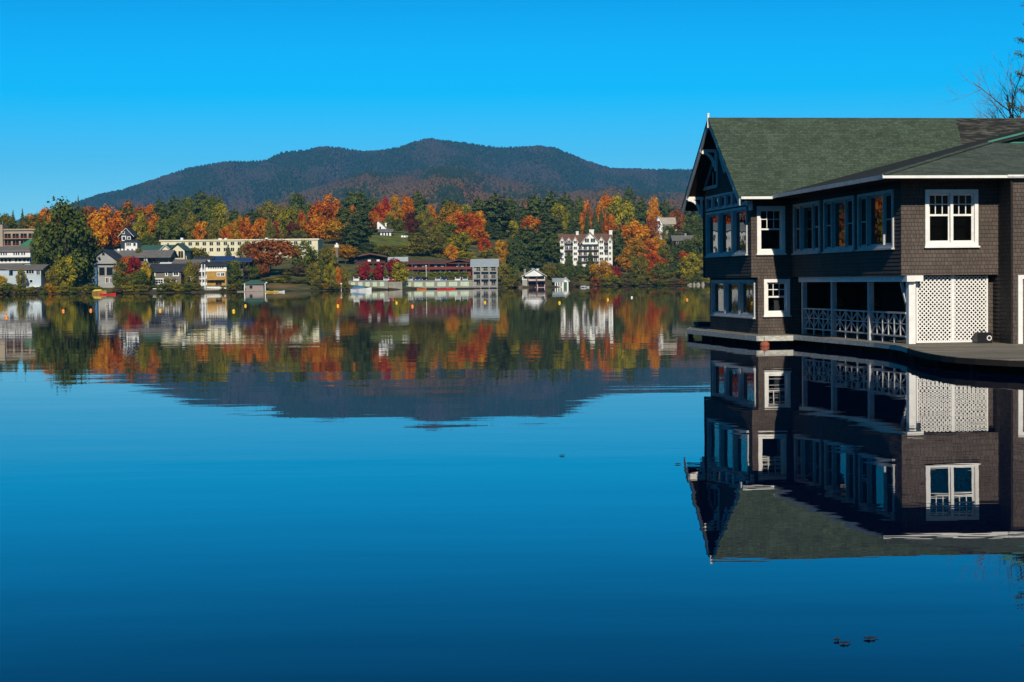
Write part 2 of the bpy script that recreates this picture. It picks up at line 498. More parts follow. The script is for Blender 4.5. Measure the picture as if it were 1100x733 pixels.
def hz(px, Y):
    """terrain height at photo column px, distance Y"""
    px = np.asarray(px, float); Y = np.asarray(Y, float)
    d = Y - shore(px)
    base = np.interp(d, HD, HZ)
    g = np.exp(-((px - 440) / 55) ** 2) * np.interp(d, [0, 90, 150, 200, 300], [0, 0, 2.5, 2, 0])
    base = base + g
    wob = np.sin(px * .031 + Y * .004) * 1.2 + np.sin(px * .013 + 1.3 - Y * .009) * 1.6
    base = base + wob * np.clip(d / 200, 0, 1)
    zm = (hor(px) - np.interp(px, MAINX, MAINY)) * YM / F + 2 - 12
    zf = (hor(px) - np.interp(px, FX_, FY_)) * YF / F + 2 - 11
    tm = np.clip((Y - 2800) / (YM - 2800), 0, 1)
    tf = np.clip((Y - 1500) / (YF - 1500), 0, 1)
    sm = tm ** 1.15
    sf = tf ** 1.2
    rel = np.sin(px * .05 + Y * .0011) * np.sin(px * .021 - Y * .0017 + 2) + .55 * np.abs(np.sin(px * .083 + Y * .0016 + 1)) + .3 * np.sin(px * .17 - Y * .003)
    hm = base + (zm - base) * sm + rel * 34 * sm * (1 - sm) * 4 * .6
    hf = base + (zf - base) * sf + rel * 20 * sf * (1 - sf) * 4 * .6
    back = np.clip((Y - YM) / 1200, 0, 1)
    hm = hm * (1 - back * .75)
    bf = np.clip((Y - YF) / 500, 0, 1)
    hf = hf * (1 - .3 * bf) - 40 * bf
    return np.maximum(np.maximum(base, hm), hf)
def ground(px, d):
    return float(hz(px, shore(px) + d))
def X_of(px, Y):  # column direction
    return (px - 550) / F * Y

cols = np.concatenate([np.linspace(-1500, -260, 40), np.arange(-240, 1110, 6), np.linspace(1120, 2200, 30)])
dd = np.concatenate([[-60, -20, -6, 0, 1.2, 2.5, 5, 8, 14, 20, 30, 45, 60, 80, 100, 125, 150, 180, 215, 250, 300, 360, 430, 520, 640, 780, 950]])
YB = np.concatenate([np.linspace(1600, 3500, 20), np.linspace(3600, 4200, 8), np.linspace(4300, 5450, 22), [5500, 5550, 5700, 5900, 6200, 6700]])
rows = len(dd) + len(YB)
V = np.zeros((rows, len(cols), 3)); CLR = np.zeros((rows, len(cols), 4))
for i in range(rows):
    for j, px in enumerate(cols):
        Y = shore(px) + dd[i] if i < len(dd) else YB[i - len(dd)]
        V[i, j] = (X_of(px, Y), Y, float(hz(px, Y)))
        d = Y - shore(px)
        c = np.array([.10, .10, .036])
        if d < 3: c = np.array([.06, .05, .032])
        if 286 < px < 320 and 9 < d < 17: c = np.array([.24, .13, .06])
        if 395 < px < 475 and 95 < d < 200: c = np.array([.12, .14, .03])
        if 590 < px < 606 and 30 < d < 60: c = np.array([.09, .13, .03])
        if 540 < px < 560 and d < 14: c = np.array([.22, .17, .09])
        if Y > 1500: c = np.array([.045, .04, .03])
        CLR[i, j] = (*c, 1)
nc = len(cols)
ii, jj = np.meshgrid(np.arange(rows - 1), np.arange(nc - 1), indexing='ij')
a = (ii * nc + jj).ravel()
Fq = np.stack([a, a + 1, a + nc + 1, a + nc], 1)
mt, n, b = mat('terrain_ground')
at_ = n.nodes.new('ShaderNodeAttribute'); at_.attribute_name = 'ground_col'
tc = n.nodes.new('ShaderNodeTexCoord'); nz = n.nodes.new('ShaderNodeTexNoise')
nz.inputs['Scale'].default_value = .25; nz.inputs['Detail'].default_value = 9
n.links.new(tc.outputs['Object'], nz.inputs['Vector'])
mr = n.nodes.new('ShaderNodeMapRange'); mr.inputs['From Min'].default_value = .3; mr.inputs['From Max'].default_value = .7
mr.inputs['To Min'].default_value = .55; mr.inputs['To Max'].default_value = 1.4
n.links.new(nz.outputs['Fac'], mr.inputs['Value'])
mx = n.nodes.new('ShaderNodeMix'); mx.data_type = 'RGBA'; mx.blend_type = 'MULTIPLY'; mx.inputs['Factor'].default_value = 1
n.links.new(at_.outputs['Color'], mx.inputs[6]); n.links.new(mr.outputs[0], mx.inputs[7])
n.links.new(mx.outputs[2], b.inputs['Base Color']); b.inputs['Roughness'].default_value = .95
b.inputs['Specular IOR Level'].default_value = .1
me = fast_mesh('terrain', V.reshape(-1, 3), Fq, 4, mt)
ca = me.color_attributes.new('ground_col', 'FLOAT_COLOR', 'POINT')
ca.data.foreach_set('color', CLR.ravel())
me.polygons.foreach_set('use_smooth', [True] * len(Fq))
terrain = bpy.data.objects.new('terrain', me); COL.objects.link(terrain)
tag(terrain, kind='structure')

# lake: fine near the camera, one sheet
lake = MB().poly([(-5200, -1200, 0), (5200, -1200, 0), (5200, 760, 0), (-5200, 760, 0)]).build('lake_water', WATER)
tag(lake, kind='structure')
bank = MB()  # unseen shore behind the camera, added as something dark for windows to reflect
bp_ = [(-18, -.6), (-22, .4), (-30, 1.5), (-55, 8), (-95, 15), (-300, 22)]
bx_ = [-700, -300, -120, -40, 0, 40, 120, 300, 700]
for (y0, z0), (y1, z1) in zip(bp_[:-1], bp_[1:]):
    for xa, xb in zip(bx_[:-1], bx_[1:]):
        fz_ = lambda x, z: z * (1 + .12 * math.sin(x * .05 + z)) if z > 1 else z
        bank.poly([(xa, y0, fz_(xa, z0)), (xb, y0, fz_(xb, z0)), (xb, y1, fz_(xb, z1)), (xa, y1, fz_(xa, z1))])
tag(bank.build('unseen_shore', FOL_GROUND), kind='structure')
# lake bed ground sheet reaching far out, under everything
bed = MB().poly([(-8000, -1300, -4.2), (8000, -1300, -4.2), (8000, 7000, -4.2), (-8000, 7000, -4.2)]).build('ground', M['rock'])
tag(bed, kind='structure')

# ------------------------------------------------------------------ forest on the mountain (stuff)
def forest():
    N = 150000
    px = RS.uniform(-420, 1250, N)
    u = RS.uniform(0, 1, N)
    Y = np.where(u < .38, RS.uniform(2100, 3700, N), RS.uniform(3700, 5620, N))
    X = X_of(px, Y); Z = hz(px, Y)
    # keep those facing us
    conif = RS.uniform(0, 1, N)
    elev = np.clip(Z / 400, 0, 1)
    n1 = np.sin(px * .045 + Y * .0021 + 1.1) * np.sin(px * .017 - Y * .0031) + .5 * np.sin(px * .11 + Y * .006) * np.sin(Y * .004 + 2)
    p_con = np.clip(.50 + .75 * (elev - .35) + .75 * n1, .06, .97)
    isc = conif < p_con
    h = np.where(isc, RS.uniform(6, 11, N), RS.uniform(6, 9, N)) * np.where(Y > 4600, .75, 1.0)
    r = np.where(isc, RS.uniform(2.8, 4.6, N), RS.uniform(4.5, 7.0, N))
    seg = 5
    ang = RS.uniform(0, 6.28, N)
    zc = np.where(isc, .10, .45); z2 = np.where(isc, .55, .82)
    r2 = np.where(isc, .52, .68)
    verts = np.zeros((N, 2 * seg + 2, 3))
    for k in range(seg):
        t = ang + 2 * math.pi * k / seg
        jr = RS.uniform(.75, 1.25, N)
        verts[:, k, 0] = X + np.cos(t) * r * jr; verts[:, k, 1] = Y + np.sin(t) * r * jr; verts[:, k, 2] = Z + h * zc
        t2 = t + .5
        verts[:, seg + k, 0] = X + np.cos(t2) * r * r2 * jr; verts[:, seg + k, 1] = Y + np.sin(t2) * r * r2 * jr; verts[:, seg + k, 2] = Z + h * z2
    verts[:, 2 * seg] = np.stack([X, Y, Z + h], 1)
    verts[:, 2 * seg + 1] = np.stack([X, Y, Z - 3], 1)
    fl = []
    for k in range(seg):
        k1 = (k + 1) % seg
        fl += [(k, k1, seg + k1), (k, seg + k1, seg + k), (seg + k, seg + k1, 2 * seg), (k1, k, 2 * seg + 1)]
    fl = np.array(fl)
    base = (np.arange(N) * (2 * seg + 2))[:, None, None]
    Fa = (base + fl[None]).reshape(-1, 3)
    cc = np.zeros((N, 3))
    q = RS.uniform(0, 1, N)[:, None]
    con = np.array([.022, .034, .018]) * (1 - q) + np.array([.048, .056, .028]) * q
    tone = RS.uniform(0, 1, N)[:, None]
    low = np.array([.20, .078, .020]) * tone + np.array([.11, .080, .028]) * (1 - tone)
    bare = np.array([.056, .048, .040]) * (1 - q) + np.array([.080, .062, .048]) * q
    e = np.clip((elev[:, None] - .18) / .35, 0, 1)
    dec = low * (1 - e) + bare * e
    cc = np.where(isc[:, None], con, dec)
    clr = np.ones((N, 2 * seg + 2, 4)); clr[:, :, :3] = cc[:, None, :]
    mt, n, b = mat('mountain_forest')
    at_ = n.nodes.new('ShaderNodeAttribute'); at_.attribute_name = 'col'
    n.links.new(at_.outputs['Color'], b.inputs['Base Color'])
    b.inputs['Roughness'].default_value = 1; b.inputs['Specular IOR Level'].default_value = 0
    me = fast_mesh('mountain_forest', verts.reshape(-1, 3), Fa, 3, mt)
    ca = me.color_attributes.new('col', 'FLOAT_COLOR', 'POINT')
    ca.data.foreach_set('color', clr.ravel())
    o = bpy.data.objects.new('mountain_forest', me); COL.objects.link(o)
    tag(o, 'mixed forest of dark conifers and bare or rusty hardwoods covering the mountain slopes', 'forest', kind='stuff')
forest()

# ------------------------------------------------------------------ haze
hb = MB().box(-9000, 9000, -1400, 7400, -5.5, 520).build('haze', [])
hm_, hn, hbs = mat('haze_volume')
hn.nodes.remove(hbs)
pv = hn.nodes.new('ShaderNodeVolumePrincipled')
pv.inputs['Density'].default_value = 0.000088
pv.inputs['Color'].default_value = (.03, .43, .90, 1)
pv.inputs['Anisotropy'].default_value = 0.0
hn.links.new(pv.outputs[0], hn.nodes['Material Output'].inputs['Volume'])
hb.data.materials.append(hm_)
tag(hb, kind='stuff')

# ------------------------------------------------------------------ tree prototypes (unit size: 1 high, 1 wide)
def leaf_mesh(name, C, N, S, tint, aspect=.8, flip=.9, rs=None):
    """quads at C facing roughly N, size S"""
    rs = rs or RS
    n = len(C)
    N = N + rs.normal(0, flip * .5, (n, 3))
    N /= np.linalg.norm(N, axis=1)[:, None] + 1e-9
    R = rs.normal(0, 1, (n, 3))
    A = np.cross(N, R); A /= np.linalg.norm(A, axis=1)[:, None] + 1e-9
    Bv = np.cross(N, A)
    S = S[:, None]
    V = np.stack([C - A * S - Bv * S * aspect * .6, C + A * S * .7 - Bv * S * aspect, C + A * S + Bv * S * aspect * .5, C - A * S * .6 + Bv * S * aspect], 1).reshape(-1, 3)
    Fq = np.arange(4 * n).reshape(n, 4)
    me = fast_mesh(name, V, Fq, 4, M['bark'])
    at = me.attributes.new('tint', 'FLOAT', 'FACE')
    at.data.foreach_set('value', np.clip(tint, 0, 1).astype(np.float32))
    return me

def round_crown(seed, nclump=30, nleaf=85, zc=.56, rz=.42, rx=.40, top=0.0, gap=.0, ls=.030):
    rs = np.random.RandomState(seed)
    nclump = int(nclump * 1.5); ls = ls * .86
    Cs, Ns, Ss, Ts = [], [], [], []
    for i in range(nclump):
        while True:
            p = rs.uniform(-1, 1, 3)
            q = np.linalg.norm(p)
            if .35 < q < 1: break
        p = p / q * (q ** .5)
        c = np.array([p[0] * rx * (1 - top * max(p[2], 0)), p[1] * rx * (1 - top * max(p[2], 0)), zc + p[2] * rz])
        r = rs.choice([.06, .08, .10, .13, .16])
        k = max(24, int(nleaf * (r / .12) ** 2))
        d = rs.normal(0, 1, (k, 3)); d[:, 2] += .25
        d /= np.linalg.norm(d, axis=1)[:, None]
        rad = r * np.where(rs.uniform(0, 1, k) < .12, rs.uniform(1.1, 1.5, k), rs.uniform(.5, 1.12, k))[:, None]
        Cs.append(c + d * rad * np.array([1.1, 1.1, .85])); Ns.append(d + np.array([0, 0, .35]))
        Ss.append(rs.uniform(.6, 1.25, k) * ls)
        t = rs.uniform(.05, .95)
        Ts.append(np.clip(t + rs.normal(0, .2, k), 0, 1))
    return leaf_mesh('crown', np.concatenate(Cs), np.concatenate(Ns), np.concatenate(Ss), np.concatenate(Ts), rs=rs)

def pine_crown(seed, levels=13, z0=.22, prof=None, ls=.020, irregular=.35, droop=.05, per=95, flat=.028):
    """whorls of flattened needle pads on near-level limbs"""
    rs = np.random.RandomState(seed)
    Cs, Ns, Ss, Ts = [], [], [], []
    for i in range(levels):
        f = i / (levels - 1)
        z = z0 + (1 - z0) * f * .97
        R = prof(f) * .5
        nb = 6 if f < .8 else 4
        a0 = rs.uniform(0, 6.28)
        for k in range(nb):
            a = a0 + k * 6.283 / nb + rs.normal(0, .25)
            r = R * rs.uniform(1 - irregular, 1.08)
            zz = z + rs.normal(0, .012)
            n = max(10, int(per * (r / .4)))
            u = rs.uniform(.08, 1, n) ** .7
            wdt = .30 * r * (1.15 - u)* 1.0 + .02
            side = rs.uniform(-1, 1, n) * wdt * 1.3
            x = math.cos(a) * u * r - math.sin(a) * side
            y = math.sin(a) * u * r + math.cos(a) * side
            h = zz + droop * (1 - 2 * u) * r * 2 + np.abs(rs.normal(0, flat, n)) - .3 * flat
            Cs.append(np.stack([x, y, h], 1))
            Ns.append(np.stack([np.cos(a) * .5 + 0 * u, np.sin(a) * .5 + 0 * u, np.ones(n)], 1))
            Ss.append(rs.uniform(.6, 1.3, n) * ls)
            Ts.append(np.clip(rs.uniform(.2, .8) + rs.normal(0, .15, n), 0, 1))
    k = 26
    Cs.append(np.stack([rs.normal(0, .018, k), rs.normal(0, .018, k), rs.uniform(.93, 1.0, k)], 1))
    Ns.append(np.tile([0, 0, 1.0], (k, 1))); Ss.append(np.full(k, ls * .7)); Ts.append(np.full(k, .5))
    return leaf_mesh('crown', np.concatenate(Cs), np.concatenate(Ns), np.concatenate(Ss), np.concatenate(Ts), rs=rs)

def trunk_mesh(seed, kind):
    rs = random.Random(seed)
    b = MB()
    if kind == 'conifer':
        b.tube([(0, 0, -.06), (0, 0, .3), (.004, 0, .7), (0, 0, .97)], [.022, .017, .010, .002], 6)
        for i in range(14):
            z = .18 + i * .055; a = rs.uniform(0, 6.28); L = .26 * (1 - z) + .06
            b.tube([(0, 0, z), (math.cos(a) * L, math.sin(a) * L, z + .01)], [.005, .002], 4, False)
    elif kind == 'shrub':
        for i in range(6):
            a = i * 1.05 + rs.uniform(-.3, .3); L = rs.uniform(.15, .3)
            b.tube([(0, 0, -.15), (math.cos(a) * L * .5, math.sin(a) * L * .5, .3), (math.cos(a) * L, math.sin(a) * L, .7)], [.02, .014, .005], 5)
    else:
        b.tube([(0, 0, -.06), (.005, .003, .18), (-.006, .004, .42), (.004, -.004, .70)], [.027, .020, .014, .006], 7)
        for i in range(10):
            z = .2 + i * .05; a = rs.uniform(0, 6.28); L = rs.uniform(.16, .30)
            b.tube([(0, 0, z), (math.cos(a) * L * .5, math.sin(a) * L * .5, z + .09), (math.cos(a) * L, math.sin(a) * L, z + .22)], [.010, .006, .002], 4, False)
    o = b.build('trunk', M['bark']); me = o.data
    bpy.data.objects.remove(o)
    return me

SHAPES = {}
def shape(kind, lst, tk): SHAPES[kind] = ([me for me in lst], trunk_mesh(hash(kind) % 97 if False else len(SHAPES) + 3, tk))
shape('round', [round_crown(s, 34, 80) for s in (1, 2, 3, 4)], 'broad')
shape('tall', [round_crown(s, 34, 78, zc=.54, rz=.44, rx=.36, top=.45, ls=.026) for s in (5, 6, 7)], 'broad')
shape('spreading', [round_crown(s, 40, 80, zc=.60, rz=.30, rx=.42, ls=.028) for s in (8, 9)], 'broad')
shape('loose', [round_crown(s, 24, 60, zc=.58, rz=.40, rx=.38, ls=.026) for s in (10, 11)], 'broad')
shape('bush', [round_crown(s, 26, 80, zc=.40, rz=.46, rx=.42, ls=.036) for s in (12, 13, 14)], 'shrub')
pp = lambda f: (.62 + .42 * math.sin(min(1, f * 1.8) * 1.5)) * (1 - f) ** .42 * 1.06
shape('pine', [pine_crown(s, 12, .16, pp, irregular=.42, droop=-.01, ls=.021, per=120) for s in (21, 22, 23)], 'conifer')
sp_ = lambda f: (1 - f) ** .85 * .98 + .02
shape('spruce', [pine_crown(s, 19, .07, sp_, irregular=.22, droop=.10, ls=.018, per=75, flat=.02) for s in (24, 25, 26)], 'conifer')
shape('column', [round_crown(s, 30, 70, zc=.50, rz=.47, rx=.33, top=.25, ls=.034) for s in (31, 32)], 'broad')

KINDNAME = {'round': 'broadleaf_tree', 'tall': 'broadleaf_tree', 'spreading': 'broadleaf_tree', 'loose': 'broadleaf_tree',
            'bush': 'shrub', 'pine': 'pine_tree', 'spruce': 'spruce_tree', 'column': 'broadleaf_tree'}
TREES = []      # (object, px, row distance, height px, descriptive words)
_cnt = {}
def tree(px, top, wpx, d, kind, col, label=None, base=None):
    Y = float(shore(px) + d)
    g = float(hz(px, Y))
    p = at(px, top, Y)
    H = p[2] - g
    if H < .6: return None
    W = wpx * Y / F * (1.22 if kind == 'pine' else 1.0)
    nm = KINDNAME[kind]
    root = empty(nm, (p[0], Y, g), random.uniform(0, 6.28))
    i = _cnt.get(kind, 0); _cnt[kind] = i + 1
    crowns, trunk = SHAPES[kind]
    c = bpy.data.objects.new('crown', crowns[i % len(crowns)]); COL.objects.link(c); c.parent = root
    hgt = H * (1.0 if nm != 'broadleaf_tree' else 1.02)
    c.scale = (W * 1.12, W * 1.12, hgt)
    c.material_slots[0].link = 'OBJECT'; c.material_slots[0].material = FOL[col]
    t = bpy.data.objects.new('stem' if nm == 'shrub' else 'trunk', trunk); COL.objects.link(t); t.parent = root
    t.scale = (max(H * .75, W * .6), max(H * .75, W * .6), H)
    root['category'] = {'shrub': 'shrub', 'pine_tree': 'pine tree', 'spruce_tree': 'spruce tree'}.get(nm, 'tree')
    if label: root['label'] = label
    TREES.append(dict(o=root, px=px, d=d, H=H, W=W, kind=kind, col=col, label=label, top=top))
    return root

R1, R2, R3, R4, R5 = 9, 45, 100, 165, 240
T = tree
for q_, (px_, tp_) in enumerate(((398, 263), (412, 262), (424, 263), (436, 263), (448, 262), (462, 260), (474, 258))):
    T(px_, tp_, 19, 92, 'bush', ['olive', 'green', 'olive', 'yellowgreen'][q_ % 4])
for q_, (px_, tp_) in enumerate(((470, 250), (480, 256), (445, 250), (492, 262), (508, 256))):
    T(px_, tp_, 17, 125, 'round', ['olive', 'yellowgreen', 'olive', 'green', 'gold'][q_ % 5])
# --- left: town shore
T(70, 219, 62, R1+4, 'tall', 'deep', 'huge dark green broadleaf tree towering over the left shore')
T(92, 250, 30, R1+12, 'round', 'deep', 'dark green tree leaning out of the huge left tree on its right side')
T(46, 240, 26, R1+14, 'round', 'deep', 'dark green tree hugging the left side of the huge tree')
T(84, 211, 9, R5+30, 'spruce', 'spruce', 'thin dark spruce spire poking up above the huge left tree')
T(70, 276, 24, R1, 'round', 'yellowgreen', 'yellow-green tree at the water in front of the huge dark green tree')
T(56, 288, 14, R1, 'round', 'olive')
T(22.5, 287, 13, R1, 'column', 'olive', 'narrow olive tree in front of the pale blue shore house')
T(2, 293, 12, R1, 'bush', 'yellow', 'yellow bush cut by the left edge of the picture')
T(9, 303, 12, R1, 'bush', 'green')
for px, tp, wd, k, c in [(-8,226,22,'round','green'),(4,231,18,'round','olive'),(14,226,10,'spruce','spruce'),(24,224,10,'spruce','spruce'),(32,230,18,'round','mixorange'),(-14,236,16,'pine','pine'),(38,231,14,'round','green'),(12,234,18,'round','green')]:
    T(px, tp, wd, R4, k, c)
T(48, 225, 17, R4, 'round', 'orange', 'orange maple above the tan hotel block, left of the huge green tree')
T(61, 231, 10, R4, 'round', 'orange')
T(113, 224, 40, R3+25, 'round', 'redorange', 'large red-orange maple left of the dark gabled house')
T(104, 236, 26, R3+15, 'round', 'orange', 'orange maple between the huge green tree and the large red-orange maple')
T(122, 240, 24, R3+20, 'round', 'redorange')
T(96, 222, 20, R5, 'round', 'russet')
T(141, 219, 28, R4, 'round', 'mixred', 'green tree turning red at its top, behind the dark gabled house')
T(150, 232, 18, R3+30, 'round', 'yellowgreen')
T(160, 221, 25, R4, 'tall', 'redorange', 'tall red-orange maple left of the dark pines')
T(155, 237, 20, R3+40, 'round', 'orange')
T(159, 252, 17, R3, 'round', 'green', 'rounded dark green tree behind the green roofed pavilion')
T(171, 214, 20, R4+10, 'pine', 'pine', 'leftmost of the tall dark pines above the cream hotel')
T(187, 211, 24, R4+20, 'pine', 'pine')
T(200, 214, 22, R4+10, 'tall', 'green')
T(215, 205, 26, R5, 'pine', 'pine', 'tallest dark pine above the cream hotel')
T(226, 212, 22, R4+30, 'tall', 'green')
T(235, 210, 14, R5+20, 'pine', 'pine')
T(184, 232, 22, R4-20, 'round', 'green')
T(172, 238, 20, R4-25, 'column', 'green')
T(237, 219, 24, R4, 'tall', 'yellowgreen', 'tall yellow-green tree right of the dark pines')
T(216, 236, 17, R3+45, 'column', 'orange', 'small orange tree standing against the dark pines')
T(204, 231, 18, R3+50, 'round', 'olive')
T(228, 236, 16, R3+45, 'round', 'olive')
T(243, 243, 12, R3+40, 'round', 'redorange')
T(255, 234, 15, R3+50, 'round', 'gold')
T(266, 236, 18, R3+45, 'round', 'redorange')
T(279, 236, 18, R3+50, 'round', 'orange')
T(290, 240, 14, R3+45, 'round', 'olive')
T(252, 225, 22, R5, 'pine', 'pine')
T(271, 226, 26, R5, 'pine', 'spruce')
T(292, 217, 24, R5+60, 'round', 'olive')
T(280, 224, 18, R5+50, 'round', 'olive')
T(308, 225, 26, R4, 'round', 'yellowgreen', 'pale yellow-green dome-shaped tree behind the middle of the cream hotel')
T(294.5, 238, 9, R3+50, 'round', 'crimson', 'small pink-red tree behind the cream hotel roof')
T(315, 238, 14, R3+45, 'round', 'maroon', 'dark maroon tree beside a clipped green dome, behind the cream hotel')
T(321, 244, 17, R3+30, 'bush', 'green')
T(324, 229, 12, R4, 'round', 'red')
T(328, 238, 18, R3+50, 'round', 'gold')
T(321, 208, 22, R5+50, 'round', 'pine', 'round topped dark green tree high on the skyline above the cream hotel')
T(335, 219, 16, R5+20, 'round', 'green')
T(354, 212, 25, R5, 'round', 'redorange', 'rust-orange rounded tree on the skyline')
T(347, 219, 30, R4, 'round', 'redorange', 'large red-orange maple above the right end of the cream hotel')
T(340, 234, 24, R4-20, 'round', 'orange')
T(363, 238, 34, R3+20, 'round', 'gold', 'golden orange maple beside the chimney tower')
T(371, 262, 24, R3-40, 'spreading', 'gold', 'low golden spray of leaves just right of the chimney tower')
T(369, 221, 20, R4+20, 'pine', 'pine')
T(378, 205, 24, R5+20, 'pine', 'pine')
T(387, 204, 20, R5+30, 'pine', 'pine')
T(400, 212, 18, R5+20, 'pine', 'pine')
T(386, 222, 31, R3+5, 'pine', 'spruce', 'broad dark layered pine left of the white hillside house')
T(376, 240, 26, R3, 'pine', 'spruce')
T(379, 223, 12, R4+40, 'round', 'redorange')
T(401, 228, 15, R4, 'round', 'redorange')
T(409, 218, 15, R4+30, 'round', 'red')
T(415, 214, 14, R4+45, 'round', 'crimson')
T(424.5, 212, 18, R4+20, 'tall', 'gold', 'golden tree on the skyline above the white hillside house')
T(437, 212, 18, R4+20, 'tall', 'redorange', 'red-orange tree on the skyline right beside the golden one')
T(417, 232, 14, R4-5, 'round', 'green')
T(428, 236, 14, R4-5, 'round', 'green')
T(442, 229, 16, R4-20, 'round', 'maroon', 'dark maroon tree right of the white hillside house')
T(449, 206, 24, R5, 'pine', 'pine', 'dark pine on the skyline between the red-orange tree and the mountain')
T(456, 226, 16, R4-5, 'round', 'olive')
T(463, 222, 13, R4+20, 'round', 'redorange')
T(462, 234, 18, R4-30, 'loose', 'olive')
T(470, 240, 16, R4-30, 'loose', 'yellowgreen')
T(483, 219, 28, R4, 'round', 'mixorange', 'broad tree of mixed orange and green leaves on the skyline')
T(480, 213, 20, R5+20, 'pine', 'pine')
T(497, 220, 20, R4+30, 'round', 'yellowgreen')
T(489, 227, 20, R4-15, 'round', 'redorange')
T(505, 231, 26, R4-20, 'round', 'red', 'bright red maple above the red lodge, in front of the mixed orange tree')
T(512, 243, 24, R3+30, 'round', 'redorange')
T(514, 227, 16, R4, 'round', 'orange')
T(514, 212, 20, R5+20, 'pine', 'pine')
T(480, 239, 24, R3+35, 'tall', 'green')
T(494, 250, 24, R3, 'round', 'yellowgreen')
T(485, 264, 14, R3-25, 'round', 'orange')
T(521, 256, 15, R3-20, 'round', 'red')
T(532, 209, 40, R3+60, 'pine', 'spruce', 'broadest dark pine, rising behind the grey boathouse')
T(523, 222, 22, R4+20, 'pine', 'pine')
T(525, 236, 26, R3+50, 'spruce', 'spruce')
T(548, 212, 20, R4+20, 'pine', 'pine')
T(550, 234, 14, R3+50, 'column', 'yellowgreen')
T(561, 216, 18, R5, 'spruce', 'spruce')
T(574, 210, 26, R4+20, 'pine', 'pine')
T(592, 206, 30, R4+10, 'pine', 'pine', 'dark pine on the skyline left of the white hotel')
T(607, 208, 22, R4+25, 'pine', 'pine')
T(601, 219, 20, R4-15, 'round', 'yellowgreen')
T(571, 233, 22, R3+60, 'round', 'redorange', 'red-orange tree among dark firs above the brown boathouse')
T(590, 228, 28, R3+40, 'pine', 'spruce')
T(557, 247, 28, R2, 'spruce', 'spruce')
T(567, 243, 32, R2+12, 'pine', 'spruce', 'big dark fir directly above the brown boathouse')
T(579, 247, 26, R2, 'pine', 'spruce')
T(593, 250, 22, R2+25, 'pine', 'pine')
T(549, 252, 20, R2+20, 'spruce', 'spruce')
T(538, 256, 17, R2+20, 'column', 'gold', 'golden tree between the grey boathouse and the dark firs')
T(541, 280, 15, R1+6, 'column', 'olive', 'olive-green tree right beside the grey boathouse')
T(525, 264, 20, R2+25, 'bush', 'olive')
T(552, 284, 12, R1+14, 'bush', 'green')
# right part
T(622, 211, 16, R4+40, 'pine', 'pine')
T(629, 219, 14, R4, 'round', 'redorange')
T(631, 222, 12, R4-10, 'spruce', 'spruce')
T(639, 222, 13, R4-10, 'spruce', 'spruce')
T(646, 224, 16, R4-10, 'spruce', 'spruce')
T(614, 230, 18, R4-20, 'spruce', 'spruce')
T(649, 212, 19, R4+10, 'round', 'orange', 'orange tree on the skyline just right of the white hotel')
T(659, 212, 16, R4+30, 'round', 'redorange')
T(666, 213, 28, R4, 'round', 'yellowgreen', 'broad yellow-green tree on the skyline right of the white hotel')
T(656, 233, 16, R4-30, 'round', 'redorange')
T(675, 201, 17, R5+40, 'pine', 'pine', 'lone dark pine crown standing highest on the right skyline')
T(689, 213, 20, R5, 'pine', 'pine')
T(681, 222, 16, R4+20, 'spruce', 'spruce')
T(702, 214, 17, R5-10, 'tall', 'orange', 'orange tree on the skyline left of the small white gabled house')
T(714, 215, 20, R5+30, 'pine', 'pine')
T(726, 227, 20, R4+60, 'round', 'russet')
T(735, 221, 18, R5+20, 'pine', 'spruce')
T(748, 222, 22, R5, 'pine', 'spruce')
T(742, 232, 20, R4+20, 'round', 'green')
T(755, 228, 22, R4+20, 'spruce', 'spruce')
T(682, 239, 30, R3, 'round', 'orange', 'bright orange dome-shaped maple right of the white hotel')
T(681, 256, 28, R2+30, 'tall', 'mixorange')
T(662, 245, 24, R2+20, 'pine', 'spruce', 'dark fir against the right end of the white hotel')
T(672, 268, 20, R2, 'round', 'mixorange')
T(700, 237, 20, R4-25, 'round', 'russet')
T(698, 256, 20, R3-15, 'round', 'redorange')
T(707, 255, 16, R3, 'round', 'gold')
T(700, 272, 25, R2-10, 'round', 'red', 'vivid red-orange maple near the water on the right shore')
T(714, 268, 18, R2, 'round', 'olive')
T(723, 261, 24, R2, 'spruce', 'spruce')
T(719, 242, 18, R4-30, 'round', 'green')
T(735, 271, 14, R2+10, 'round', 'red')
T(733, 262, 22, R2+15, 'pine', 'pine')
T(742, 274, 25, R1+10, 'round', 'yellowgreen', 'yellow-green tree at the water just left of the brown boathouse wall')
T(752, 250, 24, R2+30, 'round', 'green')
T(764, 240, 26, R3, 'round', 'green')
T(762, 268, 22, R2, 'round', 'olive')
T(708, 283, 18, R1+12, 'round', 'green')
T(686, 276, 20, R1+18, 'round', 'olive')
T(661, 285, 14, R1+10, 'round', 'crimson', 'crimson shrub-like tree near the water right of the white hotel')
T(646, 281, 24, R1+4, 'round', 'gold', 'golden bush-shaped tree at the water below the white hotel')
T(611, 268, 15, R1+26, 'spruce', 'spruce', 'leftmost of the small dark spruces in front of the white hotel')
T(622, 276, 16, R1+22, 'spruce', 'spruce')
T(634, 268, 17, R1+24, 'spruce', 'spruce')
T(602, 283, 12, R1+20, 'round', 'green')
T(590, 284, 15, R1+20, 'round', 'olive')
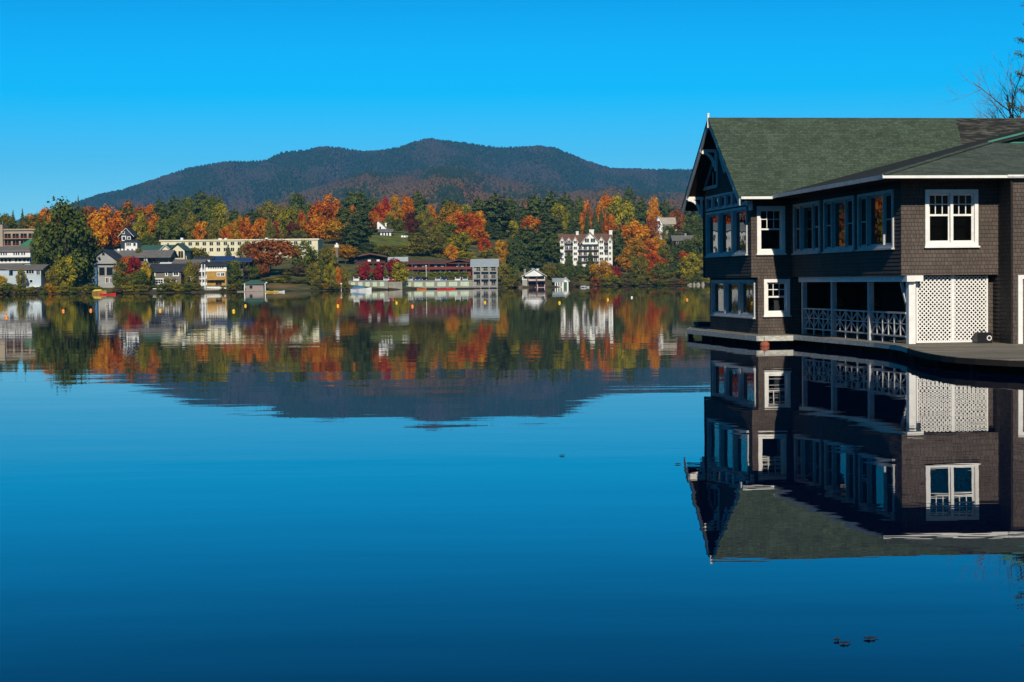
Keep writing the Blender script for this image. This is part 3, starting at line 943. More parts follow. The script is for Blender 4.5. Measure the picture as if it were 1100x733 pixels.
# in front of the lodge and the hill below the white house
T(409, 261, 28, R2+40, 'bush', 'olive')
T(395, 264, 26, R2+40, 'bush', 'green')
T(441, 262, 26, R2+45, 'bush', 'olive')
T(457, 254, 38, R2+45, 'round', 'olive', 'wide olive-green tree mass behind the red lodge')
T(475, 262, 22, R2+42, 'bush', 'olive')
T(500, 268, 20, R2+35, 'bush', 'yellowgreen')
T(428, 270, 18, R2+30, 'bush', 'green')
T(386, 268, 22, R2+35, 'bush', 'green')
T(388, 281, 14, R1+21, 'bush', 'brown', 'brownish shrub under the gable of the red lodge')
T(392, 283, 12, R1+14, 'round', 'crimson', 'leftmost crimson tree in front of the red lodge')
T(406.5, 284, 13, R1+14, 'round', 'crimson', 'middle crimson tree in front of the red lodge')
T(424, 279, 17, R1+20, 'round', 'crimson', 'rightmost and tallest crimson tree in front of the red lodge')
T(430, 282, 20, R1+1, 'round', 'yellowgreen', 'light green round tree at the water in front of the red lodge')
# hotel front (left centre)
T(290, 257, 54, R2-5, 'spreading', 'russet', 'wide russet-red tree spreading in front of the cream hotel')
T(278, 268, 26, R2-10, 'round', 'russet')
T(326, 261, 27, R2, 'round', 'green')
T(346, 268, 26, R2-2, 'round', 'olive')
T(355, 272, 18, R2, 'bush', 'green')
T(336, 282, 16, R1+3, 'round', 'olive')
T(345, 280, 14, R1+5, 'loose', 'green')
T(354, 283, 13, R1+2, 'round', 'yellowgreen')
T(363, 285, 8, R1, 'column', 'redorange', 'thin red-orange tree at the water left of the retaining wall')
T(370, 288, 11, R1+1, 'round', 'olive')
T(322, 284, 18, R1+26, 'round', 'brown')
T(309, 288, 14, R1+30, 'bush', 'olive')
T(247, 280, 26, R1+2, 'round', 'green', 'light green tree at the water between the white house and the small green roofed boathouse')
T(270, 284, 16, R1+22, 'round', 'green')
T(245, 262, 14, R2+18, 'spruce', 'pine')
T(264, 261, 20, R2+18, 'round', 'olive')
T(212, 263, 27, R2+14, 'bush', 'olive', 'broad olive dome of foliage right of the cream gabled pavilion')
T(203.5, 281, 15, R1, 'column', 'olive', 'narrow olive tree at the water right of the brown house')
T(211.5, 279, 11, R1+2, 'column', 'brown')
T(144, 278, 17, R1+2, 'round', 'crimson', 'dark crimson tree at the left shore')
T(155.5, 283, 13, R1+1, 'column', 'yellow', 'bright yellow tree beside the dark crimson one')
T(134, 276, 22, R1+4, 'round', 'mixred', 'green tree with reddish patches left of the dark crimson tree')
T(162, 285, 14, R1+3, 'spruce', 'spruce')
T(147, 291, 24, R1-3, 'round', 'green')
T(127, 292, 14, R1, 'round', 'green')
T(148, 268, 14, R2, 'round', 'olive')
T(156, 276, 12, R2-10, 'spruce', 'spruce')
T(97, 303, 12, R1-3, 'bush', 'green')
T(182, 296, 15, R1-2, 'bush', 'olive')
# low undergrowth along the water
rr = random.Random(5)
UG = ['olive', 'green', 'yellowgreen', 'brown', 'olive', 'green', 'gold']
skip = [(103,125),(157,171),(213,242),(258,335),(374,506),(506,540),(556,613),(620,634)]
x = -30.0
while x < 775:
    if not any(a <= x <= b for a, b in skip):
        hh = rr.uniform(5, 12)
        yb = hor(x) + 1900 * 2 / (shore(x)) 
        T(x, yb - hh - 1.5, rr.uniform(9, 15), rr.uniform(1.5, 5), 'bush', rr.choice(UG if x < 560 else ['olive','green','brown','yellowgreen','russet']))
    x += rr.uniform(4.5, 7)
for x in [262, 286, 292, 300, 306, 314, 330, 378, 498, 546, 553, 585, 616, 626, 640, 655, 668, 680, 692, 705, 718, 730, 742, 752]:
    yb = hor(x) + 1900 * 2 / shore(x)
    T(x, yb - rr.uniform(13, 19), rr.uniform(12, 19), rr.uniform(20, 32), 'bush', rr.choice(['olive','green','yellowgreen','russet','green']))
# closing rows higher up the slope so that no bare hillside shows
x = -40.0
while x < 790:
    if rr.random() < .9:
        skyl = 222 if x < 300 else 215
        T(x, skyl + rr.uniform(10, 22), rr.uniform(18, 28), R5 + 70, rr.choice(['pine','round','round','spruce']), rr.choice(['pine','green','spruce','olive','mixorange','spruce']))
    x += rr.uniform(13, 18)
x = -40.0
while x < 790:
    if not (403 < x < 433 or 700 < x < 760 or 600 < x < 660 or 126 < x < 150 or 20 < x < 42):
        T(x, 246 + rr.uniform(-4, 10), rr.uniform(18, 28), R3 + 52, rr.choice(['pine','round','spruce']), rr.choice(['green','spruce','olive','pine','green']))
    x += rr.uniform(15, 21)
for x in list(range(392, 402, 8)) + [545, 556, 585, 598, 668, 690, 712, 738]:
    T(x, 262 + rr.uniform(-4, 6), rr.uniform(18, 26), R2 + 40, rr.choice(['round','spruce']), rr.choice(['green','spruce','olive']))
# shore continuing to the left, mirrored in the boathouse windows
LG = ['orange','redorange','red','olive','green','gold','spruce','yellowgreen','redorange','orange']
x = -60.0
k_ = 0
while x > -760:
    k_ += 1
    if -125 < x: c = ['red', 'redorange', 'red'][k_ % 3]
    elif -180 < x: c = 'orange'
    elif -240 < x: c = 'olive'
    else: c = rr.choice(LG)
    T(x, rr.uniform(195, 228), rr.uniform(50, 80), 60, 'spruce' if c == 'spruce' else 'round', c)
    if rr.random() < .6: T(x + 12, rr.uniform(262, 280), rr.uniform(26, 40), 10, 'round', rr.choice(['olive', 'green', 'orange']))
    x -= rr.uniform(20, 30)
for dist_, t0_, t1_ in ((14, 268, 284), (55, 250, 266), (120, 232, 248), (210, 216, 232)):
    x = 778.0 + dist_ * .05
    while x < 1330:
        c = rr.choice(LG + ['spruce', 'green', 'olive', 'pine'])
        T(x, rr.uniform(t0_, t1_), rr.uniform(24, 34), dist_ + rr.uniform(-6, 6), c if c in ('spruce', 'pine') else 'round', c)
        x += rr.uniform(20, 28)

# ------------------------------------------------------------------ far buildings
FBN = []
class House:
    """a building on the far shore, set out in its own frame: x along the front, y into the hill, z up"""
    def __init__(s, name, label, cat, px0, px1, d, group=None):
        pm = (px0 + px1) / 2
        s.Y = float(shore(pm) + d); s.s = s.Y / F
        s.px0, s.px1 = px0, px1
        s.cx = at(pm, 300, s.Y)[0]
        s.g = float(hz(pm, s.Y))
        s.root = empty(name, (s.cx, s.Y, s.g), 0, label, cat, group)
        s.w = (px1 - px0) * s.s
        FBN.append((label, px0, px1, d))
    def x(s, px): return at(px, 300, s.Y)[0] - s.cx
    def z(s, py, px=None): return at(px if px else (s.px0 + s.px1) / 2, py, s.Y)[2] - s.g
    def wall(s, px0, px1, top, bot, depth, m, y0=0, name='wall'):
        zb = s.z(bot) if bot else -2.5
        return MB().box(s.x(px0), s.x(px1), y0, y0 + depth, zb, s.z(top)).build(name, m, s.root)
    def flat_roof(s, px0, px1, top, th, depth, m, ov=.4, y0=0):
        return MB().box(s.x(px0) - ov, s.x(px1) + ov, y0 - ov, y0 + depth + ov, s.z(top + th), s.z(top)).build('roof', m, s.root)
    def side_gable(s, px0, px1, eave, ridge, depth, m, mw=None, ov=.5, y0=0, name='roof', hip=0):
        """ridge runs along the front"""
        x0, x1 = s.x(px0) - ov, s.x(px1) + ov; ze, zr = s.z(eave), s.z(ridge); ym = y0 + depth / 2
        b = MB()
        h = hip
        b.slab([(x0, y0 - ov, ze), (x1, y0 - ov, ze), (x1 - h, ym, zr), (x0 + h, ym, zr)], (0, 0, -.22))
        b.slab([(x0, y0 + depth + ov, ze), (x0 + h, ym, zr), (x1 - h, ym, zr), (x1, y0 + depth + ov, ze)], (0, 0, -.22))
        if h:
            b.slab([(x0, y0 - ov, ze), (x0 + h, ym, zr), (x0, y0 + depth + ov, ze)], (0, 0, -.2))
            b.slab([(x1, y0 - ov, ze), (x1, y0 + depth + ov, ze), (x1 - h, ym, zr)], (0, 0, -.2))
        o = b.build(name, m, s.root)
        if mw:
            c = MB()
            for xx in (s.x(px0), s.x(px1)):
                c.slab([(xx - .01, y0, ze - .1), (xx - .01, ym, zr - .25), (xx - .01, y0 + depth, ze - .1)], (.12 if xx < 0 else -.12, 0, 0))
            c.build('gable', mw, s.root)
        return o
    def front_gable(s, px0, px1, eave, peak, depth, m, mw, ov=.5, y0=0, trim=None, eave2=None):
        """gable faces the lake"""
        x0, x1 = s.x(px0), s.x(px1); xm = (x0 + x1) / 2; ze, zr = s.z(eave), s.z(peak)
        k = (zr - ze) / (xm - x0)
        b = MB()
        b.slab([(x0 - ov, y0 - ov, ze - k * ov), (xm, y0 - ov, zr), (xm, y0 + depth, zr), (x0 - ov, y0 + depth, ze - k * ov)], (0, 0, .25))
        b.slab([(x1 + ov, y0 - ov, ze - k * ov), (x1 + ov, y0 + depth, ze - k * ov), (xm, y0 + depth, zr), (xm, y0 - ov, zr)], (0, 0, .25))
        o = b.build('roof', m, s.root)
        MB().slab([(x0, y0 + .02, ze - .02), (x1, y0 + .02, ze - .02), (xm, y0 + .02, zr - .02)], (0, .2, 0)).build('gable', mw, s.root)
        if trim:
            t = MB()
            t.bar((x0 - ov, y0 - ov - .06, ze - k * ov + .05), (xm, y0 - ov - .06, zr + .05), .1, .34, (0, 1, 0))
            t.bar((x1 + ov, y0 - ov - .06, ze - k * ov + .05), (xm, y0 - ov - .06, zr + .05), .1, .34, (0, 1, 0))
            t.build('bargeboard', trim, s.root)
        return o
    def win(s, px0, px1, py0, py1, y0=0, fr='farwhite', bars=1, frame=.10, name='window', pane='pane', mid=False):
        x0, x1, z0, z1 = s.x(px0), s.x(px1), s.z(py1), s.z(py0)
        b = MB()
        f = frame
        b.box(x0 - f, x0, y0 - .10, y0 - .004, z0 - f, z1 + f); b.box(x1, x1 + f, y0 - .10, y0 - .004, z0 - f, z1 + f)
        b.box(x0, x1, y0 - .10, y0 - .004, z1, z1 + f); b.box(x0, x1, y0 - .14, y0 - .004, z0 - f, z0)
        for i in range(bars):
            xx = x0 + (x1 - x0) * (i + 1) / (bars + 1)
            b.box(xx - .04, xx + .04, y0 - .08, y0 - .03, z0, z1)
        if mid: b.box(x0, x1, y0 - .075, y0 - .032, (z0 + z1) / 2 - .04, (z0 + z1) / 2 + .04)
        o = b.build(name, M[fr], s.root)
        MB().box(x0, x1, y0 - .028, y0 - .006, z0, z1).build('pane', M[pane], o)
        return o
    def rail(s, px0, px1, py, hpx, y0, m='farwhite', n=14, deck=True, dm=None, out=1.4, name='balcony'):
        """balcony slab with a railing"""
        x0, x1, z0 = s.x(px0), s.x(px1), s.z(py); h = hpx * s.s
        b = MB()
        b.box(x0, x1, y0 - out, y0 - .01, z0 - .18, z0)
        o = b.build(name, M[dm or m], s.root)
        r = MB()
        r.box(x0, x1, y0 - out, y0 - out + .06, z0 + h - .08, z0 + h)
        r.box(x0, x1, y0 - out, y0 - out + .05, z0 + .08, z0 + .14)
        for i in range(n + 1):
            xx = x0 + (x1 - x0) * i / n
            r.box(xx - .035, xx + .035, y0 - out + .01, y0 - out + .05, z0 + .002, z0 + h - .09)
        r.build('railing', M[m], o)
        return o
    def posts(s, pxs, top, bot, y, m='farwhite', w=.16):
        for p in pxs:
            x = s.x(p)
            MB().box(x - w, x + w, y - w, y + w, s.z(bot) if bot else -1.5, s.z(top)).build('post', M[m], s.root)
    def chim(s, px0, px1, top, y, m='stone', bot=None, roof=None, zb=0):
        b = MB().box(s.x(px0), s.x(px1), y, y + 1.1, zb, s.z(top)).box(s.x(px0) - .1, s.x(px1) + .1, y - .1, y + 1.2, s.z(top) - .35, s.z(top) + .002)
        return b.build('chimney', M[m], roof or s.root)

# 1 tan hotel with balconies, far left
h = House('hotel_block', 'tan hotel block with rows of recessed balconies at the far left', 'hotel', 0, 42, 95)
h.wall(-30, 41, 247.5, None, 14, M['tan'])
h.wall(-8, 5, 241.5, None, 5, M['tan'], -1.2, name='tower')
h.flat_roof(-30, 41.5, 246, 1.6, 14, M['tan'], .5)
MB().box(h.x(40), h.x(43.5), 2, 5, 0, h.z(243)).build('chimney', M['cream'], h.root)
for r in ((251, 256.3), (258.7, 264)):
    for i in range(4):
        h.win(5.8 + i * 8.6, 12.6 + i * 8.6, r[0], r[1], 0, 'tan', 1, .06, 'window')
    h.rail(5.5, 40.5, r[1], 2.2, 0, 'redwood', 20, True, 'tan', 1.1)
# 2 green roof
h = House('pavilion', 'low building with a bright green hipped roof in front of the tan hotel', 'building', 19, 42, 70)
h.wall(20, 41, 266, None, 9, M['cream'])
h.side_gable(19, 42, 266.5, 256, 10, M['greenroof'], None, .4, 0, 'roof', 3.0)
h.win(24, 28, 268, 271)
# 3 long white building
h = House('long_white_building', 'long white two storey building with grey roof and small dark windows', 'building', -20, 37, 44)
h.wall(-20, 33, 269.5, None, 10, M['farwhite'])
h.side_gable(-20, 33, 270, 264.5, 11, M['greyroof'], M['farwhite'], .5)
for p in (1.2, 4, 6.5, 15, 17.5, 20, 23.5, 26):
    h.win(p, p + 1.5, 271.3, 274.2, 0, 'farwhite', 0, .08)
h.rail(-20, 35, 276.6, 1.8, 0, 'farwhite', 26, True, 'greyroof', 2.2)
h.wall(-20, 33, 277, 283, 1.0, M['farwhite'], -.6, name='lower_wall')
for p in (2, 6, 10.5, 17, 21, 26, 30):
    h.win(p, p + 2.6, 278.4, 281.2, -.6, 'farwhite', 0, .06)
# 4 pale blue shore house
h = House('shore_house', 'pale blue-grey shore house with low grey roof behind the narrow olive tree', 'house', -15, 45, 13)
h.wall(-15, 16, 288.8, None, 9, M['bluewall'], 2)
h.wall(14, 44, 289, None, 10, M['bluewall'])
h.side_gable(10, 45, 289.3, 284.2, 11, M['greyroof'], M['bluewall'], .5)
h.side_gable(-15, 16, 288.5, 283, 9, M['greyroof'], M['bluewall'], .5, 2)
h.win(28.5, 36.5, 290.3, 294.2, 0, 'farwhite', 2, .1)
h.win(39.3, 43, 290.3, 295.5, 0, 'farwhite', 1, .1)
h.win(32, 35, 301, 304, 0, 'farwhite', 0, .12)
h.win(9.5, 13.5, 290.4, 294.6, 2, 'farwhite', 1, .1)
h.wall(33, 44, 307.5, 312.5, 1.2, M['farwhite'], -1.3, name='porch')
# 6 dark gabled house
h = House('gabled_house', 'dark gabled house with white trim among the orange maples', 'house', 130, 151, 112)
h.wall(130.5, 141, 252, None, 8, M['slate'])
h.front_gable(129.5, 143.5, 253, 245.4, 9, M['slate'], M['slate'], .5, 0, M['farwhite'])
h.win(131.5, 134.5, 249, 251, 0, 'farwhite', 1, .14); h.win(132.4, 135.5, 254.3, 258, 0, 'farwhite', 0, .25); h.win(138.3, 140.6, 254.8, 257.3, 0, 'farwhite', 0, .2)
h.wall(137, 150, 260, None, 5, M['farwhite'], -3, name='wing')
h.side_gable(136.5, 150.5, 260.2, 257.5, 6, M['slate'], M['farwhite'], .3, -3)
h.win(146, 148.6, 261.5, 264.6, -3, 'farwhite', 0, .1); h.win(138.5, 143.5, 261.5, 264.2, -3, 'farwhite', 2, .1)
# 7 beige flat-roofed hall
h = House('flat_roofed_hall', 'broad beige hall with flat gravel roof and rooftop boxes', 'building', 103, 150, 58)
h.wall(104, 151, 273.5, None, 22, M['tan'])
MB().slab([(h.x(103), -.6, h.z(274.5)), (h.x(152), -.6, h.z(274.5)), (h.x(150), 24, h.z(266)), (h.x(106), 24, h.z(266))], (0, 0, -.35)).build('roof', M['tanroof'], h.root)
b = MB()
for p in (113, 117, 121, 126, 130.5, 135, 138): b.box(h.x(p), h.x(p + 2.2), 17, 19, h.z(270), h.z(266.2))
b.build('rooftop_box', M['farwhite'], h.root)
# 8 grey gable house with blue porch
h = House('grey_gable_house', 'grey house with a wide gable and dark porch openings beside the huge green tree', 'house', 96, 127, 17)
h.wall(101, 126.5, 283.5, None, 10, M['greywall'], .8)
h.front_gable(97, 127, 280, 268.6, 12, M['slate'], M['greywall'], .6, 0, M['slate'])
h.wall(104, 127, 280, 283.4, .9, M['greywall'], 0, name='lintel')
h.win(106, 112, 287.3, 296, .8, 'greywall', 0, .12); h.win(114, 120.5, 287.3, 296, .8, 'greywall', 0, .12)
h.win(113, 116, 298.5, 304, .8, 'farwhite', 1, .12); h.win(117.8, 121, 299, 304, .8, 'farwhite', 1, .12)
h.win(110.5, 112.5, 271.5, 274, 0.02, 'slate', 0, .1)
h.posts((103.8,), 283, None, -.4, 'blue', .22)
h.wall(92, 104, 296, 309, 5, M['blue'], 1.2, name='blue_annex')
h.win(93, 96, 299, 303, 1.2, 'farwhite', 0, .1); h.win(98.5, 101.5, 299, 303, 1.2, 'farwhite', 0, .1)
# white post/flag by the water
h = House('long_roofed_shed', 'long low building with grey roof above the brown shore house', 'building', 127, 183, 40)
h.wall(150, 181, 276.5, None, 9, M['brownwall'], 1.2)
h.side_gable(128, 182, 276.2, 268.5, 11, M['greyroof'], M['greywall'], .6)
h.win(159, 180, 277.4, 283, 1.2, 'brownwall', 3, .08)
h.wall(155, 158.5, 276, 283, 1.5, M['farwhite'], 0, name='pillar')
# 10 cream gabled pavilion
h = House('gabled_pavilion', 'cream pavilion with green roof and two big dark windows in its gable', 'building', 150, 202, 52)
h.wall(152, 200, 269.5, None, 12, M['cream'], 1.0)
h.side_gable(150, 190, 269.5, 262.6, 13, M['darkgreenroof'], M['cream'], .5, 1)
h.wall(185, 199.5, 269, None, 8, M['cream'], -1.2, name='gable_wall')
h.front_gable(184.3, 200.5, 269, 262.2, 10, M['darkgreenroof'], M['cream'], .5, -1.2, M['darkwood'])
h.front_gable(172, 185, 269.6, 263.6, 8, M['darkgreenroof'], M['cream'], .4, -.2, M['farwhite'])
h.win(186.2, 191, 270.2, 277.5, -1.2, 'cream', 1, .12); h.win(193, 198, 270.2, 277.5, -1.2, 'cream', 1, .12)
h.wall(184, 201, 279, 283, 1.4, M['redwood'], -2.8, name='terrace')
# 11 cream hotel
h = House('cream_hotel', 'long cream hotel with a flat roof and a row of square windows', 'hotel', 173, 343, 96)
h.wall(173.5, 342, 258.6, None, 14, M['cream'])
h.flat_roof(173, 342.3, 257.2, 1.5, 14, M['cream'], .35)
for i in range(22):
    p = 196.5 + i * 7.55 - .9
    if p > 338: break
    h.win(p, p + 3.7, 259.8, 263.3, 0, 'cream', 1, .08)
    h.win(p, p + 3.7, 266.2, 269.8, 0, 'cream', 1, .08)
h.win(180.5, 182, 260.4, 263.2, 0, 'cream', 0, .05)
b = MB()
for p, q in ((191.5, 194), (232.5, 236), (239, 241.5), (283, 286)): b.box(h.x(p), h.x(q), 5, 7, h.z(258), h.z(255.5 if p > 200 else 254.5))
b.build('roof_vent', M['farwhite'], h.root)
# 12 brown shore house
h = House('brown_house', 'brown shore house with dark slate roof and white framed windows', 'house', 160, 196, 12)
h.wall(162.5, 194.5, 291, None, 9, M['brownwall'])
h.side_gable(161, 196, 291.3, 283.2, 10.5, M['slate'], M['brownwall'], .6)
h.win(167.5, 174.8, 300.2, 304.6, 0, 'farwhite', 2, .28, mid=True)
h.win(184, 188.6, 300.4, 302.7, 0, 'farwhite', 1, .26); h.win(186.8, 191.5, 293, 296, 0, 'farwhite', 1, .26)
h.win(178.2, 179.8, 292.3, 296, 0, 'farwhite', 0, .2); h.win(163.6, 166, 292.5, 296, 0, 'farwhite', 0, .26)
h.wall(166, 178, 309.8, 310.8, 2.5, M['farwhite'], -3, name='awning')
# 13 white columned house behind
h = House('white_columned_house', 'white house with grey roof and slim columns between the brown and the white shore houses', 'house', 168, 218, 30)
h.wall(171, 205, 284.5, None, 8, M['farwhite'], 1.5)
h.side_gable(186, 217, 284.5, 278.8, 10, M['greyroof'], M['farwhite'], .6)
h.side_gable(170, 189, 286, 281.5, 8, M['farwhite'], M['farwhite'], .3, 1)
h.win(191.5, 194, 286, 289.6, 1.5, 'farwhite', 0, .1); h.win(197, 199, 286, 289.6, 1.5, 'farwhite', 0, .1)
h.posts((190, 195.5, 200.5), 284.8, None, .2)
# 14 white shore house with ochre storey
h = House('white_shore_house', 'tall white shore house with ochre wooden balconies over the water', 'house', 214, 243, 9)
h.wall(215, 243, 284.6, None, 8, M['stucco'], .8)
h.side_gable(216, 243, 284.8, 281.2, 9, M['slate'], M['stucco'], .5, .5)
for i in range(7):
    h.win(223.3 + i * 2.5, 224.8 + i * 2.5, 286, 288.4, .8, 'stucco', 0, .06)
h.wall(222, 243, 291.6, 307, .5, M['ochre'], .2, name='timber_front')
h.win(233.5, 236, 293.8, 296.4, .2, 'farwhite', 1, .18); h.win(237.5, 241, 293.6, 296.6, .2, 'farwhite', 1, .16)
h.win(225.5, 229, 301.2, 303.6, .2, 'ochre', 1, .1); h.win(231.5, 238, 302.6, 306.4, .2, 'ochre', 1, .1)
for k, (y, hp) in enumerate(((291.5, 2.3), (299.5, 2.3), (306.2, 2.3))):
    h.rail(214.6, 221.5, y, hp, .8, 'farwhite', 6)
h.rail(222.5, 241.5, 300.3, 2.0, .2, 'ochre', 12, True, 'ochre')
h.posts((217.2, 220.4), 284, None, -.4, 'farwhite', .12)
h.rail(218, 240, 311.2, 3.2, -1.5, 'farwhite', 11, True, 'stone', 3, 'dock')
h.win(216, 219.3, 286.6, 290.4, .8, 'farwhite', 1, .1); h.win(216, 219.3, 294.5, 298.4, .8, 'farwhite', 1, .1)
# 15 row with dark blue roofs
h = House('blue_roofed_house', 'low cream house with dark blue roofs above the white shore house', 'house', 208, 250, 34)
h.wall(210, 228, 277.5, None, 8, M['cream'])
h.side_gable(209, 229, 277.6, 275.3, 9, M['slate'], M['cream'], .4)
h.wall(228, 248, 280.2, None, 8, M['tan'], -1)
h.side_gable(227.5, 249, 280.3, 275.0, 10, M['blueroof'], M['tan'], .3, -1)
h.win(212, 216, 278.6, 281); h.win(219, 223, 278.6, 281)
h = House('open_pavilion', 'dark open pavilion on posts with blue roof left of the russet tree', 'pavilion', 250, 270, 30)
h.wall(252, 268, 283.8, None, 5, M['brownwall'], 3)
h.side_gable(249, 270, 280.6, 276.8, 8, M['blueroof'], None, .3)
h.posts((254.5, 262, 267.5), 280, None, 0, 'darkwood', .2)
h.rail(252, 268, 291, 2.2, .4, 'darkwood', 8, True, 'darkwood')
# 16 small boathouse green roof
h = House('small_boathouse', 'small pinkish boathouse with green hipped roof standing at the water', 'boathouse', 260, 284, 1)
h.wall(262, 283, 304.6, 313, 5, M['pinkgrey'])
h.side_gable(261, 283.5, 304.8, 300.8, 5.5, M['darkgreenroof'], None, .5, 0, 'roof', 2.4)
h.win(268, 271, 307, 310, 0, 'pinkgrey', 0, .06)
b = MB().box(h.x(256), h.x(290), -2.6, -.02, h.z(313.4), h.z(312.6)); b.build('dock', M['stone'], h.root)
h.posts((264, 286), 304.5, 314, -2.2, 'stucco', .1)
# 18 chimney tower
h = House('chimney_tower', 'slim brown chimney tower with a white cap above the red lodge', 'tower', 360, 364.5, 46)
MB().box(h.x(360.8), h.x(363.6), 0, 1, -2, h.z(266)).build('shaft', M['brownwall'], h.root)
MB().box(h.x(360.0), h.x(364.2), -.2, 1.2, h.z(266), h.z(263)).box(h.x(361.4), h.x(363), .2, .9, h.z(262.9), h.z(261.2)).build('cap', M['farwhite'], h.root)
# 19 red lodge
h = House('red_lodge', 'long dark red timber lodge with white curtained windows behind the retaining wall', 'hotel', 350, 507, 48)
h.wall(352, 418, 283, None, 9, M['redwood'], 1.5)
h.wall(374, 414, 276.5, 284, 8, M['darkwood'], 1.4, name='upper_wall')
h.wall(416, 506, 283.5, None, 9, M['redwood'], 1.5)
k0 = h.z(277.5); 
b = MB()
b.slab([(h.x(373), -.6, h.z(277.8)), (h.x(398), -.6, h.z(273)), (h.x(398), 10, h.z(273)), (h.x(373), 10, h.z(277.8))], (0, 0, .45))
b.slab([(h.x(398), -.6, h.z(273)), (h.x(416), -.6, h.z(276.4)), (h.x(416), 10, h.z(276.4)), (h.x(398), 10, h.z(273))], (0, 0, .45))
b.build('roof', M['redroof'], h.root)
MB().slab([(h.x(376), 1.35, h.z(277.3)), (h.x(414), 1.35, h.z(276.4)), (h.x(398), 1.35, h.z(273.2))], (0, -.2, 0)).build('gable', M['darkwood'], h.root)
h.side_gable(350, 376, 282.8, 280.2, 9, M['redroof'], None, .4, .6)
h.side_gable(416, 507, 283.4, 279.6, 11, M['redroof'], M['redwood'], .5, .5)
MB().box(h.x(416), h.x(438), 4, 9, 0, h.z(276)).build('roof_hall', M['paleroof'], h.root)
b = MB()
b.slab([(h.x(479), -.5, h.z(283.6)), (h.x(493), -.5, h.z(280.2)), (h.x(507), -.5, h.z(283.2)), (h.x(507), -.5, h.z(282.4)), (h.x(493), -.5, h.z(279.4)), (h.x(479), -.5, h.z(282.8))], (0, 5, 0)).build('gable_roof', M['redroof'], h.root)
def lodge_win(a, b_, t, bt, y0=1.5):
    o = h.win(a, b_, t, bt, y0, 'darkwood', 0, .08)
    MB().box(h.x(a) + .15, h.x(b_) - .15, y0 - .06, y0 - .032, h.z(bt) + .1, h.z(t) - .1).build('curtain', M['stucco'], o)
for a in (380, 394.5, 404):
    lodge_win(a, a + 4.2, 278.4, 281.3, 1.4)
for a in (358, 380.5, 394.5, 407, 423.5, 432, 444.5, 452.5, 466, 473, 489.5, 494.5):
    lodge_win(a, a + 4.0, 284.6, 287.6)
for a in (381, 395, 409, 424, 438, 447.5, 457, 471.5, 481, 497):
    lodge_win(a, a + 3.0, 290.4, 293)
h.rail(377, 414, 282.2, 1.5, 1.4, 'redwood', 20, True, 'redroof', 1.2)
h.rail(352, 416, 289.5, 1.6, 1.5, 'redwood', 34, True, 'redroof', 1.3)
h.rail(416, 506, 289.5, 1.6, 1.5, 'redwood', 48, True, 'redroof', 1.3)
h.posts((376, 388, 401, 414, 443, 461, 479, 493, 501), 283, None, .1, 'redroof', .17)
# hedge, retaining wall, quay
def topz(px, py, Y): return at(px, py, Y)[2]
hd = []
for j, (a, b_) in enumerate(((376, 416), (434, 503))):
    Y = float(shore((a + b_) / 2) + (34 if j else 30))
    c = MB(); x0, x1 = at(a, 300, Y)[0], at(b_, 300, Y)[0]
    zt = topz((a + b_) / 2, 293.2, Y); zb = topz((a + b_) / 2, 299, Y)
    rsx = np.random.RandomState(j + 3); n = 2600
    Cc = np.stack([rsx.uniform(x0, x1, n), Y + rsx.uniform(-1.2, 1.0, n), rsx.uniform(zb, zt, n)], 1)
    me = leaf_mesh('foliage', Cc - np.array([(x0 + x1) / 2, Y, zb]), np.tile([0, -.6, .6], (n, 1)), rsx.uniform(.25, .5, n), rsx.uniform(0, 1, n))
    me.materials.clear(); me.materials.append(FOL['green'])
    o = bpy.data.objects.new('hedge', me); COL.objects.link(o); o.location = ((x0 + x1) / 2, Y, zb)
    tag(o, ['clipped green hedge below the gable of the red lodge', 'long clipped green hedge between the red lodge and the parked cars'][j], 'hedge')
for a, b_, lab, k in ((374, 416.8, 'pale stone retaining wall left of the light green shore tree', 0), (417, 508, 'pale stone retaining wall with light green panels below the parked cars', 1)):
    pm = (a + b_) / 2; Y = float(shore(pm) + 9 - 7 * k)
    r = empty('retaining_wall', (at(pm, 300, Y)[0], Y, 0), 0, lab, 'wall')
    cx = at(pm, 300, Y)[0]; fx = lambda p: at(p, 300, Y)[0] - cx
    fz = lambda py: topz(pm, py, Y)
    MB().box(fx(a), fx(b_), 0, 1.0, -.3, fz(302.4)).build('wall', M['stone'], r)
    MB().box(fx(a), fx(b_), -.15, .8, fz(302.4), fz(301.6)).build('coping', M['greywall'], r)
    b = MB()
    n = 5 if k == 0 else 7
    for i in range(n):
        p0 = a + 3 + (b_ - a - 4) * i / n
        MB().box(fx(p0), fx(p0 + (b_ - a) / n - 4), -.08, -.005, fz(308), fz(303.2)).build('panel', M['palegreen'], r)
    q = MB().box(fx(a - 4), fx(b_ + 1), -5, -.02, -.4, .35).build('quay', M['darkwood'], r)
